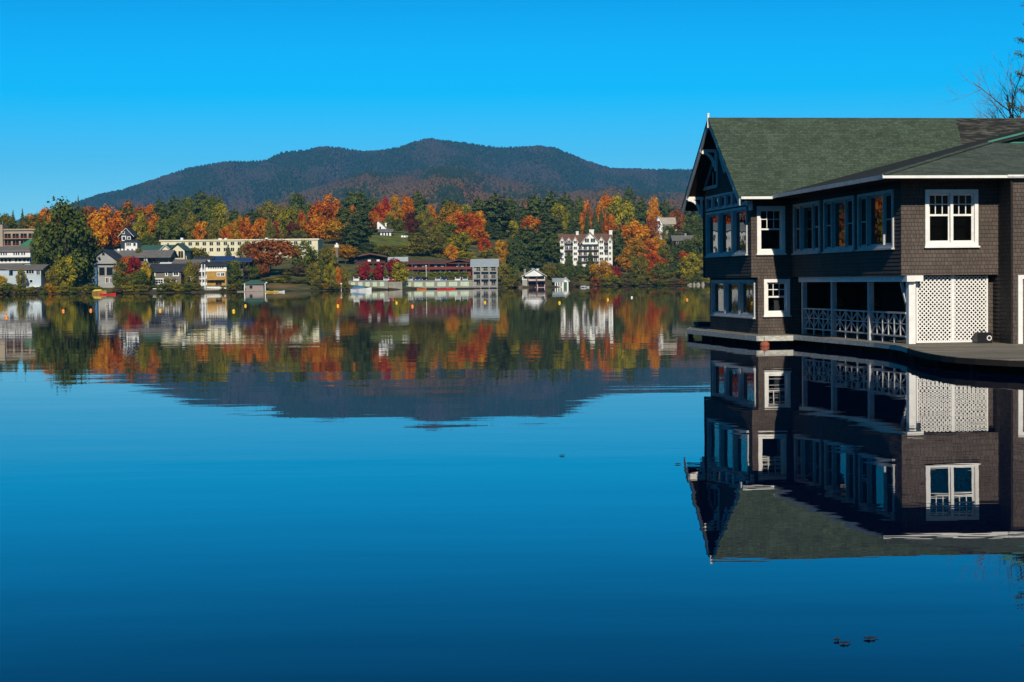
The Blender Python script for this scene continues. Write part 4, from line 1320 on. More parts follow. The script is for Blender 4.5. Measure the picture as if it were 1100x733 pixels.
# cars parked end-on
def car(px, col, label, first=None, d=17):
    Y = float((shore(403) if px < 430 else shore(473)) + d); p = at(px, 300, Y); g = float(topz(px, 303.0, Y))
    root = empty('parked_car', (p[0], Y, g), random.uniform(-.08, .08), label, 'car', 'cars parked in a row below the red lodge')
    prof = [(-2.1, .35), (-2.15, .75), (-1.9, .92), (-1.1, 1.0), (-.5, 1.45), (.9, 1.47), (1.6, 1.02), (2.05, .95), (2.12, .4)]
    b = MB(); b.slab([(-.85, y, z) for y, z in prof], (1.7, 0, 0)); b.build('body', M[col], root)
    MB().slab([(-.74, -1.14, 1.03), (.74, -1.14, 1.03), (.62, -.58, 1.42), (-.62, -.58, 1.42)], (0, -.035, .02)).build('windscreen', M['pane'], root)
    for sx in (-.8, .8):
        for sy in (-1.35, 1.35):
            t = MB(); t.tube([(sx - .1, sy, .32), (sx + .1, sy, .32)], .32, 12); t.build('wheel', M['tyre'], root)
        MB().box(sx * .8 - .14, sx * .8 + .14, -2.2, -2.1, .62, .76).build('headlight', M['farwhite'], root)
    return root
car(441, 'car_silver', 'silver car parked at the left end of the row beside the light green tree')
car(449, 'car_blue', 'dark blue car second in the row below the red lodge')
car(456.5, 'car_black', 'black car third in the row below the red lodge')
car(471, 'car_silver', 'silver car in the middle of the row below the red lodge')
car(477.5, 'car_blue', 'dark blue car right of the middle silver car')
car(492, 'car_white', 'white car near the right end of the row, close to the grey boathouse')
car(499.5, 'car_silver', 'silver car at the right end of the row next to the grey boathouse')
car(397, 'car_black', 'black car parked below the gable of the red lodge')
car(383, 'car_white', 'white car parked at the far left below the red lodge')
car(415, 'car_silver', 'silver car parked left of the light green shore tree')
car(421, 'car_red', 'dark red car half hidden behind the light green shore tree')
# the parking terrace they stand on
for a, b_ in ((374, 432), (436, 506)):
    pm = (a + b_) / 2; Y = float(shore(pm) + 9.6)
    x0, x1 = at(a, 300, Y)[0], at(b_, 300, Y)[0]
    zt = topz(pm, 303.0, float(shore(pm) + 17))
    tag(MB().box(x0, x1, Y, Y + 14, zt - 3, zt - .01).build('parking_terrace', M['stone']), kind='structure')
# 20 grey three storey boathouse
h = House('grey_boathouse', 'grey three storey boathouse with balconies and a pale metal roof', 'boathouse', 507, 535, 2)
h.wall(508, 534.3, 286, 311, 9, M['greywall'])
h.side_gable(507, 534.5, 286, 278, 10.5, M['paleroof'], M['greywall'], .5)
for y, hp in ((291.6, 3.0), (299.6, 3.2), (308.2, 3.4)):
    h.rail(508, 534.3, y, hp, 0, 'stone', 16, True, 'greywall', 1.3)
h.posts((508.4, 516.5, 525.5, 534), 286, 311, -1.1, 'greywall', .16)
for y in (287.6, 295.4, 302.6):
    for p in (512, 519.5, 528):
        h.win(p, p + 4.2, y, y + 3.6, 0, 'stone', 1, .12)
MB().box(h.x(505), h.x(535), -2.6, .5, h.z(311.2), h.z(309.6)).build('dock', M['darkwood'], h.root)
# 21 white hillside house
h = House('hillside_house', 'small white house with a steep gable on the green hillside', 'house', 406, 425, 148)
h.wall(406, 416, 249, None, 7, M['farwhite'])
MB().slab([(h.x(406), -.02, h.z(249)), (h.x(417), -.02, h.z(249)), (h.x(416.5), -.02, h.z(246.5)), (h.x(407), -.02, h.z(237.8)), (h.x(406), -.02, h.z(239))], (0, 7, 0)).build('gable', M['farwhite'], h.root)
MB().slab([(h.x(406.6), -.3, h.z(237.3)), (h.x(417.4), -.3, h.z(246.4)), (h.x(417.4), -.3, h.z(245.5)), (h.x(406.8), -.3, h.z(236.4))], (0, 7.6, 0)).build('roof', M['greyroof'], h.root)
h.wall(410, 421.5, 249, None, 4, M['farwhite'], -4.2, name='wing')
h.side_gable(409, 423, 249.2, 246.2, 5, M['greyroof'], M['farwhite'], .4, -4.4)
h.chim(414, 415.5, 239.5, 2, 'stucco')
for p in (412, 415, 418): h.win(p, p + 1.5, 250.4, 254, -4.2, 'farwhite', 0, .08)
h.win(408.3, 410, 243.5, 246.3, -.02, 'farwhite', 0, .08)
# 22 brown & white boathouse
h = House('balcony_boathouse', 'white boathouse with a brown wooden balcony across its front', 'boathouse', 560, 587, 2)
h.wall(561, 586.3, 297.4, 309.5, 9, M['stucco'], .6)
h.front_gable(561.5, 586, 296.3, 289.0, 10, M['greyroof'], M['stucco'], .5, .6, M['farwhite'])
h.wall(561, 567, 300.5, 309.5, 1.2, M['greywall'], -.8, name='stone_base')
h.win(562.3, 565.3, 296.8, 299.2, .6, 'darkwood', 0, .05); h.win(569, 584.5, 297.3, 299.8, .6, 'darkwood', 3, .08)
h.win(568, 575.5, 303.5, 308.3, .6, 'redwood', 1, .1); h.win(578, 584.5, 303.5, 308.3, .6, 'redwood', 1, .1)
h.rail(566.5, 586.5, 301.8, 2.6, .6, 'redroof', 16, True, 'redroof', 1.8)
h.posts((567, 576.5, 586), 297.5, 309.5, -1.1, 'redroof', .16)
MB().box(h.x(564), h.x(581), -.9, .5, h.z(296.9), h.z(295.3)).slab([(h.x(567), -.9, h.z(295.3)), (h.x(579), -.9, h.z(295.3)), (h.x(573), -.9, h.z(291))], (0, 1.4, 0)).build('awning', M['farwhite'], h.root)
h.chim(563, 565, 289, 4, 'stone'); h.chim(577, 579, 288.6, 6, 'stucco'); h.chim(571.5, 573, 287.8, 7, 'stone')
# 23 tiny white boathouse
h = House('tiny_boathouse', 'tiny white boathouse with a dark green door', 'boathouse', 595, 612, 1.5)
h.wall(596, 610.3, 301.8, 309.2, 6, M['stucco'])
h.front_gable(604, 611, 302, 298.6, 7, M['paleroof'], M['stucco'], .35, -.3, M['farwhite'])
h.side_gable(594.5, 605, 302.0, 298.8, 7, M['paleroof'], M['stucco'], .35)
h.wall(604.4, 610.5, 301.8, 309.2, 1, M['stucco'], -.3, name='porch_wall')
h.win(605.6, 608.8, 303.4, 308.2, -.3, 'farwhite', 1, .1, 'door', 'greentrim2') if False else None
d_ = MB().box(h.x(605.4), h.x(608.9), -.42, -.31, h.z(308.9), h.z(303.2)).build('door', M['darkgreenroof'], h.root)
for p in (597, 599.6, 602): h.win(p, p + 1.3, 303.6, 307.4, 0, 'farwhite', 0, .1)
# 24 white hotel
h = House('white_hotel', 'white four storey hotel with gables and a brown shingle roof', 'hotel', 601, 661, 60)
h.wall(602.5, 657.5, 262.5, None, 12, M['stucco'], 1.6)
h.side_gable(601.5, 657.5, 261.4, 250.8, 14, M['brownroof'], M['stucco'], .5, .8)
def bay(p0, p1, pk, hw=None):
    h.wall(p0, p1, 259, None, 2.2, M['stucco'], -.4, name='bay')
    h.front_gable(p0, p1, 259.2, pk, 7, M['brownroof'], M['stucco'], .35, -.4, M['farwhite'])
for p0, p1 in ((602, 606.5), (615.8, 620.8), (643.5, 649), (653.6, 657.6)):
    bay(p0, p1, 254.8)
    for y in (258.8, 265.2, 271.2, 277.2):
        h.win(p0 + .9, p1 - .9, y, y + 2.7, -.4, 'farwhite', 1, .1)
h.front_gable(624.5, 644.5, 261.2, 249.8, 9, M['brownroof'], M['stucco'], .5, 0, M['farwhite'])
h.wall(626, 643, 261, 262.6, 2, M['stucco'], 0, name='lintel')
h.win(628.6, 633, 256.4, 260.4, 0, 'farwhite', 1, .12); h.win(635, 639.6, 256.4, 260.4, 0, 'farwhite', 1, .12)
h.front_gable(608.5, 614.5, 259.6, 255.4, 5, M['brownroof'], M['stucco'], .3, .6, M['farwhite'])
h.win(610, 613, 258.2, 261, .6, 'farwhite', 1, .1)
for y in (264.4, 270.6, 276.8):
    for p in (607.6, 612, 622.2, 627.5, 633, 638.5, 650):
        h.win(p, p + 3.2, y, y + 3.6, 1.6, 'farwhite', 1, .08)
    h.rail(606.8, 615.5, y + 4.2, 2.0, 1.6, 'redroof', 8, True, 'redroof', 1.4)
    h.rail(621, 643.3, y + 4.2, 2.0, 1.6, 'redroof', 18, True, 'redroof', 1.4)
h.rail(649.2, 653.4, 268.6, 2.0, 1.6, 'redroof', 4, True, 'redroof', 1.4)
for p0, p1, t in ((620, 622.7, 248), (634.5, 639.3, 246.2), (656, 659.3, 247.2)):
    h.chim(p0, p1, t, 7, 'stucco')
# 25 small white gable upper right
h = House('hilltop_house', 'small white gabled house high among the trees on the right', 'house', 704, 727, 195)
h.wall(705, 712, 239, None, 6, M['farwhite'])
h.front_gable(704.6, 712, 239.2, 232.8, 8, M['paleroof'], M['farwhite'], .5, 0, M['farwhite'])
h.wall(712, 724, 240.5, None, 6, M['tan'], .5)
h.side_gable(711, 726, 240.6, 233.5, 8, M['tanroof'], M['tan'], .4, .5)
h.win(707, 709.5, 237.5, 240.5); h.win(715, 718.5, 242, 244.6, .5)
h.wall(722, 727, 247, 249, 3, M['farwhite'], -3, name='porch')
# 26 brown cottage
h = House('brown_cottage', 'brown hillside cottage with grey roof and a balcony, near the brown boathouse', 'cottage', 723, 747, 108)
h.wall(726, 744, 258, None, 7, M['redroof'])
h.side_gable(723.5, 747, 258.2, 252.6, 9, M['greyroof'], M['redroof'], .6)
for p in (727.5, 732.5, 738): h.win(p, p + 3.6, 259, 261.5, 0, 'farwhite', 1, .07)
h.rail(725, 745, 263.8, 2.2, 0, 'darkwood', 12, True, 'darkwood')
h.chim(736.5, 738.5, 250.6, 3.4, 'stone')
# 27 white low house on the right shore
h = House('white_lakeside_wall', 'low white boundary wall with an opening on the right shore beside the boathouse', 'wall', 748, 768, 10)
h.wall(750, 768, 298.2, 304, 2, M['stone'])
for p in (751.5, 756): h.win(p, p + 2.6, 299.5, 302.3, 0, 'farwhite', 1, .06)
# houses on the shore left of the frame (mirrored in the boathouse windows)
for i, (a, b_, m_, lab) in enumerate(((-118, -42, 'farwhite', 'white house on the shore beyond the left edge'), (-420, -370, 'farwhite', 'white gabled house farther round the left shore'), (-520, -455, 'greywall', 'grey house far round the left shore'))):
    h = House('lake_house', lab, 'house', a, b_, 8)
    h.wall(a, b_, 252, None, 12, M[m_]); h.side_gable(a, b_, 252, 244, 14, M['paleroof'], M[m_], .6)
    for k in range(5):
        h.win(a + 5 + k * 14, a + 12 + k * 14, 258, 264); h.win(a + 5 + k * 14, a + 12 + k * 14, 272, 280)

# ------------------------------------------------------------------ automatic labels for the remaining trees
COLW = {'orange':'orange','redorange':'red-orange','red':'bright red','crimson':'crimson','maroon':'dark maroon','russet':'russet','yellow':'yellow','gold':'golden',
        'yellowgreen':'yellow-green','olive':'olive-green','green':'dark green','deep':'deep green','mixred':'green and red','mixorange':'green and orange','pine':'deep green','spruce':'blackish green','brown':'brownish'}
KW = {'round':'rounded tree','tall':'tall tree','spreading':'spreading tree','loose':'thin crowned tree','bush':'shrub','pine':'pine','spruce':'spruce','column':'narrow tree'}
LM = [(-30,18,'the tan hotel block'),(18,60,'the huge left tree'),(60,108,'the grey gable house'),(108,140,'the dark gabled house'),(140,175,'the brown shore house'),(175,212,'the cream pavilion'),
      (212,250,'the white shore house'),(250,300,'the small boathouse'),(300,350,'the cream hotel right end'),(350,380,'the chimney tower'),(380,430,'the white hillside house'),
      (430,470,'the lodge left part'),(470,506,'the lodge right part'),(506,545,'the grey boathouse'),(545,590,'the balcony boathouse'),(590,625,'the tiny white boathouse'),
      (625,662,'the white hotel'),(662,700,'the bright orange dome maple'),(700,722,'the hilltop house'),(722,800,'the brown cottage')]
def where(t):
    d = t['d']
    if t['px'] < -40: return 'beyond the left edge of the picture'
    if t['px'] > 775: return 'on the far shore hidden behind the boathouse'
    lm = next((n for a, b, n in LM if a <= t['px'] < b), 'the left shore')
    if d < 12: return 'at the water by ' + lm
    if d < 36: return 'just above the shore by ' + lm
    if d < 95: return 'on the lower slope by ' + lm
    if d < 160: return 'on the middle slope near ' + lm
    if d < 300: return 'on the upper slope near ' + lm
    return 'on the ridge behind ' + lm
from collections import defaultdict
gr = defaultdict(list)
for t in TREES:
    if t['label']: continue
    base = (COLW[t['col']] + ' ' + KW[t['kind']], where(t))
    gr[base].append(t)
ORD = ['leftmost', 'second from left', 'third from left', 'fourth from left', 'fifth from left', 'sixth from left', 'seventh from left']
for (a, b_), lst in gr.items():
    lst.sort(key=lambda t: t['px'])
    if 'left edge' in b_ or 'hidden' in b_:
        for t in lst: t['o']['label'] = a + ' ' + b_; t['o']['group'] = a + ' trees ' + b_
        continue
    for i, t in enumerate(lst):
        if len(lst) == 1: t['o']['label'] = a + ' ' + b_
        elif i == len(lst) - 1: t['o']['label'] = 'rightmost ' + a + ' ' + b_
        else: t['o']['label'] = ORD[i] + ' ' + a + ' ' + b_.replace('the grey three storey boathouse', 'the grey boathouse')
for t in TREES:
    if t['o'].get('group'): continue
    if t['kind'] == 'bush' and t['d'] < 40: t['o']['group'] = 'shrubs along the far shore'
    elif t['kind'] in ('pine', 'spruce'): t['o']['group'] = 'conifers on the far shore'
    else: t['o']['group'] = 'autumn trees on the far shore'

# ------------------------------------------------------------------ small things on and by the far shore
def canoe(px, py, L, mt, label, d=None, rz=0.0, covered=None):
    p = atz(px, py, 0.0)
    root = empty('canoe', (p[0], p[1], 0), rz, label, 'canoe')
    b = MB(); n = 13; secs = []
    for i in range(n):
        t = i / (n - 1) * 2 - 1
        wd = .42 * (1 - t * t) ** .6 + .01; sh = .18 * abs(t) ** 3
        secs.append([(t * L / 2, -wd, .28 + sh), (t * L / 2, -wd * .8, .04), (t * L / 2, 0, -.06), (t * L / 2, wd * .8, .04), (t * L / 2, wd, .28 + sh)])
    for i in range(n - 1):
        for k in range(4): b.poly([secs[i][k], secs[i][k + 1], secs[i + 1][k + 1], secs[i + 1][k]])
    b.build('hull', M[mt], root, True)
    s = MB()
    for q in (-.25, .25): s.box(q * L - .12, q * L + .12, -.36, .36, .22, .25)
    s.build('seat', M['ochre'], root)
    return root
canoe(115.5, 316.9, 3.6, 'redpaint', 'red canoe floating below the yellow covered boat on the left shore')
canoe(477, 311.3, 3.6, 'redpaint', 'red canoe tied at the quay below the white parked car')
canoe(484.5, 310.9, 2.6, 'redpaint', 'shorter red canoe right behind the quay canoe, nearest the grey boathouse')
canoe(453, 311.4, 2.6, 'orangepaint', 'orange canoe tied at the quay below the black parked car')
canoe(292, 314.2, 3.0, 'yellowpaint', 'yellow canoe at the sandy bank right of the small boathouse')
canoe(300, 314.1, 2.6, 'farwhite', 'white canoe at the sandy bank, rightmost of two')
def motorboat(px, py, L, label, cover, hullm='farwhite', low=1.0):
    p = atz(px, py, 0.0)
    root = empty('motorboat', (p[0], p[1], 0), 0, label, 'boat')
    root.scale = (1, 1, low)
    b = MB(); prof = [(-L/2, .55, 1.0), (-L*.1, .6, 1.05), (L*.25, .7, .8), (L/2, .95, .05)]
    for (x0, z0, w0), (x1, z1, w1) in zip(prof[:-1], prof[1:]):
        for sgn in (-1, 1):
            b.poly([(x0, sgn * w0, z0), (x1, sgn * w1, z1), (x1, sgn * w1 * .5, -.1), (x0, sgn * w0 * .7, -.1)])
        b.poly([(x0, -w0, z0), (x1, -w1, z1), (x1, w1, z1), (x0, w0, z0)])
    b.poly([(-L/2, -1, .55), (-L/2, 1, .55), (-L/2, .7, -.1), (-L/2, -.7, -.1)])
    b.build('hull', M[hullm], root)
    MB().slab([(-L*.46, -.98, .62), (L*.22, -.8, .76), (L*.1, -.5, 1.15), (-L*.35, -.5, 1.1)], (0, 1.7, 0)).build('cover', M[cover], root)
    return root
motorboat(388, 312.8, 5.2, 'white motorboat under a blue cover at the retaining wall', 'blue')
motorboat(107, 315.9, 3.4, 'yellow covered boat moored under the grey gable house', 'yellowpaint', 'ochre')
motorboat(628, 309.0, 2.7, 'small white boat moored below the white hotel', 'farwhite', 'farwhite', .42)
def lamp(px, top, d, label):
    Y = float(shore(px) + d); p = at(px, top, Y); g = float(hz(px, Y))
    root = empty('lamp_post', (p[0], Y, g), 0, label, 'lamp post')
    H = p[2] - g
    MB().tube([(0, 0, -.5), (0, 0, H - .5)], .07, 6).build('pole', M['farwhite'], root)
    MB().lathe((0, 0, H - .5), [(.05, 0), (.28, .12), (.22, .4), (.02, .5)], 10).build('lantern', M['stucco'], root)
lamp(366.5, 304, 1.5, 'white post with round head at the water left of the retaining wall')
lamp(457.7, 285, 22, 'slim white pole in front of the red lodge')
lamp(286, 303, 2.5, 'white post right of the small green roofed boathouse')
def chair(px, py, d, label):
    Y = float(shore(px) + d); p = at(px, py, Y); g = float(hz(px, Y))
    root = empty('garden_chair', (p[0], Y, g), 0, label, 'chair', 'white chairs on the hillside lawn')
    root.scale = (.7, .7, .7)
    MB().box(-.5, .5, -.5, .4, .4, .5).build('seat', M['farwhite'], root)
    MB().slab([(-.5, .4, .4), (.5, .4, .4), (.5, .8, 1.3), (-.5, .8, 1.3)], (0, .06, 0)).build('backrest', M['farwhite'], root)
    for sx in (-.42, .42):
        for sy in (-.4, .35):
            MB().box(sx - .05, sx + .05, sy - .05, sy + .05, 0, .4).build('leg', M['farwhite'], root)
for q, px in enumerate((432, 434.6, 437.2)):
    chair(px, 257, 135, ['leftmost', 'middle', 'rightmost'][q] + ' of three white lawn chairs right of the hillside house')
# shore rocks, right
for q, (px, w_, lab) in enumerate(((741, .9, 'leftmost pale rock below the yellow-green tree on the right shore'), (745.5, .6, 'second pale rock from left on the right shore'), (750, .8, 'third pale rock from left on the right shore'), (755, .6, 'pale rock nearest the boathouse wall on the right shore'))):
    Y = float(shore(px) + .5); p = at(px, 300, Y)
    rk = MB(); rs = random.Random(q)
    rk.lathe((0, 0, 0), [(w_ * .8, -.5), (w_, .0), (w_ * .85, .45), (w_ * .45, .85), (.05, .95)], 9)
    rk.v = [(x * rs.uniform(.65, 1.3), y * rs.uniform(.7, 1.2), z * rs.uniform(.6, 1.15)) for x, y, z in rk.v]
    tag(rk.build('shore_rock', M['rock'], None, False, (p[0], Y, .1)), lab, 'rock', 'pale rocks on the right shore')
# mooring buoys
def buoy(px, py, m_, label):
    p = atz(px, py, 0)
    root = empty('mooring_buoy', (p[0], p[1], 0), 0, label, 'buoy', 'mooring buoys on the lake')
    MB().lathe((0, 0, 0), [(.02, -.10), (.08, -.08), (.12, 0), (.12, .06), (.09, .13), (.03, .17), (.012, .18)], 12).build('float', M[m_], root, True)
    MB().lathe((0, 0, .175), [(.02, 0), (.03, .02), (.02, .05), (.006, .06)], 8).build('ring', M['black'], root)
BL = [(7,341,'buoyo','orange buoy at the far left, nearest to the camera'),(68,334.5,'buoyo','orange buoy in the reflection of the huge green tree'),(97.5,334,'buoyo','orange buoy right of the huge tree reflection'),
      (172,334,'buoy','yellow buoy off the brown shore house'),(251,334.8,'buoy','yellow buoy off the white shore house, left of a farther one'),(263.7,329,'buoy','yellow buoy off the small green roofed boathouse'),
      (363,329,'buoy','yellow buoy off the thin red-orange shore tree'),(426,325.7,'buoy','yellow buoy off the light green shore tree'),(443,329.5,'buoyo','small orange buoy off the retaining wall'),
      (521,325.3,'buoy','yellow buoy off the grey boathouse'),(601,325.8,'buoy','yellow buoy off the tiny white boathouse'),(653,322.3,'buoy','yellow buoy off the white hotel'),
      (678.7,320,'stucco','pale white buoy off the vivid red-orange maple'),(738,322.4,'buoyo','yellow-orange buoy nearest the brown boathouse')]
for q in BL: buoy(*q)

# ------------------------------------------------------------------ THE BOATHOUSE (local frame: x right along the fronts, y away, z up)
TH = math.radians(7.5)
BH = empty('shingled_boathouse', (0, 0, 0), TH, 'large dark brown shingled boathouse with green roofs and white windows at the right', 'boathouse')
uB, wC, wB, uA, uAl, wA = 15.73, 43.40, 53.10, 14.45, 14.65, 59.12
ZE, ZR, ZU, ZD = 4.5, 7.22, 2.05, .30      # eave, ridge, upper floor, deck
W_ = M['white']

def shingle_wall(kind, c, a0, a1, z0, z1, openings=(), name='wall', flip=1, gable=None):
    """real courses of overlapping shingles; kind 'F' faces -y at y=c, 'L' faces -x at x=c; openings (a0,a1,z0,z1)"""
    b = MB(); RH = .10
    k0 = math.floor(z0 / RH); z = k0 * RH
    zs = sorted(set([z0, z1] + [q for o in openings for q in (o[2], o[3]) if z0 < q < z1]))
    while z < z1:
        cuts = [max(z, z0)] + [q for q in zs if max(z, z0) + 1e-4 < q < min(z + RH, z1) - 1e-4] + [min(z + RH, z1)]
        for p, q in zip(cuts[:-1], cuts[1:]):
            if q - p < 1e-4: continue
            mid = (p + q) / 2
            segs = [(a0, a1)]
            for o in openings:
                if o[2] < mid < o[3]:
                    ns = []
                    for s0, s1 in segs:
                        if o[1] <= s0 or o[0] >= s1: ns.append((s0, s1)); continue
                        if o[0] > s0: ns.append((s0, o[0]))
                        if o[1] < s1: ns.append((o[1], s1))
                    segs = ns
            dp = .008 * (1 - (p - z) / RH); dq = .008 * (1 - (q - z) / RH)
            if gable:
                segs = [(max(s0, gable(q)[0]), min(s1, gable(q)[1])) for s0, s1 in segs if min(s1, gable(q)[1]) > max(s0, gable(q)[0])]
            for s0, s1 in segs:
                if kind == 'F':
                    b.poly([(s0, c - dp, p), (s1, c - dp, p), (s1, c - dq, q), (s0, c - dq, q)])
                    if abs(p - z) < 1e-4: b.poly([(s0, c, p), (s1, c, p), (s1, c - dp, p), (s0, c - dp, p)])
                else:
                    b.poly([(c - dp, s1, p), (c - dp, s0, p), (c - dq, s0, q), (c - dq, s1, q)])
                    if abs(p - z) < 1e-4: b.poly([(c, s1, p), (c, s0, p), (c - dp, s0, p), (c - dp, s1, p)])
        z += RH
    # reveals round the openings
    for o in openings:
        dpt = .16
        if kind == 'F':
            for aa in (o[0], o[1]): b.poly([(aa, c, o[2]), (aa, c + dpt, o[2]), (aa, c + dpt, o[3]), (aa, c, o[3])])
            for zz in (o[2], o[3]): b.poly([(o[0], c, zz), (o[1], c, zz), (o[1], c + dpt, zz), (o[0], c + dpt, zz)])
        else:
            for aa in (o[0], o[1]): b.poly([(c, aa, o[2]), (c + dpt, aa, o[2]), (c + dpt, aa, o[3]), (c, aa, o[3])])
            for zz in (o[2], o[3]): b.poly([(c, o[0], zz), (c, o[1], zz), (c + dpt, o[1], zz), (c + dpt, o[0], zz)])
    # keep face normals as laid: outward
    me = bpy.data.meshes.new(name); me.from_pydata(b.v, [], b.f); me.materials.append(M['shingle']); me.update()
    o = bpy.data.objects.new(name, me); COL.objects.link(o); o.parent = BH
    return o

def pb(b, kind, c, a0, a1, z0, z1, d0, d1):
    """box on a wall plane; d = distance outwards"""
    if kind == 'F': b.box(a0, a1, c - d1, c - d0, z0, z1)
    else: b.box(c - d1, c - d0, a0, a1, z0, z1)

def near_window(kind, c, a0, a1, z0, z1, cas=.10, lights=None, bars=None, rec=.06, mt='white', mull=.07, curtain=None, sill=True, label=None, glz='clearglass', flush=None):
    """cased window: outer size a0..a1 x z0..z1. lights: fractions dividing the width; bars(i)-> list of local bars"""
    b = MB(); P = .045
    pb(b, kind, c, a0, a0 + cas, z0, z1, -.02, P); pb(b, kind, c, a1 - cas, a1, z0, z1, -.02, P)
    pb(b, kind, c, a0 + cas, a1 - cas, z1 - cas, z1, -.02, P + .006)
    pb(b, kind, c, a0 + cas, a1 - cas, z0, z0 + cas * .9, -.02, P)
    if sill: pb(b, kind, c, a0 - .03, a1 + .03, z0 - .045, z0 - .001, -.02, P + .045)
    ia0, ia1, iz0, iz1 = a0 + cas, a1 - cas, z0 + cas * .9, z1 - cas
    edges = [ia0]
    if lights:
        tot = sum(lights); x = ia0
        for q in lights[:-1]:
            x += (ia1 - ia0) * q / tot; edges.append(x)
            pb(b, kind, c, x - mull / 2, x + mull / 2, iz0, iz1, -rec - .03, P - .004)
    edges.append(ia1)
    # inner jamb liner
    L = .02
    pb(b, kind, c, ia0, ia0 + L, iz0, iz1, -rec - .05, -.021); pb(b, kind, c, ia1 - L, ia1, iz0, iz1, -rec - .05, -.021)
    pb(b, kind, c, ia0 + L, ia1 - L, iz0, iz0 + L, -rec - .05, -.021); pb(b, kind, c, ia0 + L, ia1 - L, iz1 - L, iz1, -rec - .05, -.021)
    fr = b.build('window', M[mt], BH)
    if label: fr['label'] = label
    rec_ = rec
    for i, (x0, x1) in enumerate(zip(edges[:-1], edges[1:])):
        rec = rec_ if not isinstance(flush, (list, tuple)) or i not in flush else .012
        x0 += L if i == 0 else mull / 2; x1 -= L if i == len(edges) - 2 else mull / 2
        g = MB(); pb(g, kind, c, x0, x1, iz0 + L, iz1 - L, -rec - .034, -rec - .028)
        pn = g.build('pane', M[glz(i) if callable(glz) else glz], fr)
        s = MB(); w = .032 if kind == 'F' else .028
        pb(s, kind, c, x0, x0 + w, iz0 + L, iz1 - L, -rec - .026, -rec + .004); pb(s, kind, c, x1 - w, x1, iz0 + L, iz1 - L, -rec - .026, -rec + .004)
        pb(s, kind, c, x0 + w, x1 - w, iz0 + L, iz0 + L + w, -rec - .026, -rec + .004); pb(s, kind, c, x0 + w, x1 - w, iz1 - L - w, iz1 - L, -rec - .026, -rec + .004)
        if bars:
            for q in bars(i):
                if q[0] == 'h': zz = iz0 + (iz1 - iz0) * q[1]; pb(s, kind, c, x0 + w, x1 - w, zz - q[2] / 2, zz + q[2] / 2, -rec - .025, -rec + .002)
                else:
                    xx = x0 + (x1 - x0) * q[1]; za = iz0 + (iz1 - iz0) * q[3] + .002; zb_ = iz0 + (iz1 - iz0) * q[4] - .002
                    pb(s, kind, c, xx - q[2] / 2, xx + q[2] / 2, za, zb_, -rec - .024, -rec + .000)
        s.build('sash', M[mt], fr)
        if curtain and curtain(i):
            k = MB(); q0, q1, r0, r1 = curtain(i)
            nf = 14
            for j in range(nf):
                aa = x0 + (x1 - x0) * (q0 + (q1 - q0) * j / nf); ab = x0 + (x1 - x0) * (q0 + (q1 - q0) * (j + 1) / nf)
                dj = .02 * (j % 2); zz0 = iz0 + (iz1 - iz0) * r0; zz1 = iz0 + (iz1 - iz0) * r1
                pb(k, kind, c, aa, ab, zz0, zz1, -rec - .16 - dj, -rec - .14 - dj)
            k.build('curtain', M['curtain'], fr)
    return fr

# --- walls
# upper left gable wall A (faces left)
tallw = [(58.73, 57.02), (56.98, 55.27), (55.23, 53.50)]
ops = [(b_ + .08, a - .08, 2.86, 4.17) for a, b_ in tallw] + [(b_ + .08, a - .08, 4.36, 4.74) for a, b_ in tallw]
gab = lambda z: (56.1 - (ZR - .2 - z) / .72, 56.1 + (ZR - .2 - z) / .72) if z > 4.45 else (53.1, wA)
shingle_wall('L', uA, wB, wA, ZU, 7.0, ops, 'gable_wall', gable=gab)
lowers = [(58.86, 57.08), (57.04, 55.24), (55.20, 53.38)]
ops = [(b_ + .08, a - .08, .89, 1.91) for a, b_ in lowers]
shingle_wall('L', uAl, wB, wA + .05, ZD - .02, ZU + .005, ops, 'lower_wall')
# front wall B
shingle_wall('F', wB, uA, uB, ZU, ZE, [(14.71, 15.44, 2.86, 4.16)], 'front_wall')
shingle_wall('F', wB + .001, uAl, 16.0, ZD - .02, ZU + .005, [(14.91, 15.59, .95, 1.92)], 'front_wall_lower')
# left wall of the wing
bw = [(52.79, 50.12), (49.74, 47.04), (46.70, 43.90)]
ops = [(b_ + .1, a - .1, 2.85, 4.19) for a, b_ in bw]
shingle_wall('L', uB, wC, wB, ZU, ZE, ops, 'wing_side_wall')
# front wall of the wing
cw = (16.36, 17.77)
shingle_wall('F', wC, uB, 18.32, ZU, ZE, [(cw[0] + .07, cw[1] - .07, 2.86, 4.14)], 'wing_front_wall')
# block D
shingle_wall('L', 18.32, 42.5, 43.9, ZD, ZE, (), 'block_side_wall')
shingle_wall('F', 42.5, 18.32, 33.0, ZD, ZE, [(18.62, 19.45, ZD + .06, 1.95)], 'block_front_wall')
shingle_wall('F', 43.75, 18.12, 18.32, ZD, ZU, (), 'porch_pier')
# plain far sides and soffit of the jetties
MB().box(33, 33.15, 42.6, 59.1, ZD, ZE).box(14.8, 33, 59.12, 59.27, ZD, ZE).build('rear_wall', M['darkwood'], BH)
MB().box(uA + .02, uAl + .02, wB + .02, wA, ZU, ZU + .1).box(uB + .02, 18.3, wC + .02, wB - .01, ZU, ZU + .12).build('jetty_soffit', M['darkwood'], BH)
# added solid dark cores behind the windows, there to block light
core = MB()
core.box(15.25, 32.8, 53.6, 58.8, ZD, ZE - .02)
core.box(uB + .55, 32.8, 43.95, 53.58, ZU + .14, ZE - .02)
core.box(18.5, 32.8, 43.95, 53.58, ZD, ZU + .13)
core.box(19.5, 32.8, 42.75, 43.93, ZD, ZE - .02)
core.build('light_block_core', M['room'], BH)
MB().box(15.0, 32.9, 53.45, 58.9, ZE - .018, ZE + .03).box(uB + .1, 32.9, 43.1, 53.44, ZE - .018, ZE + .03).build('ceiling', M['darkwood'], BH)

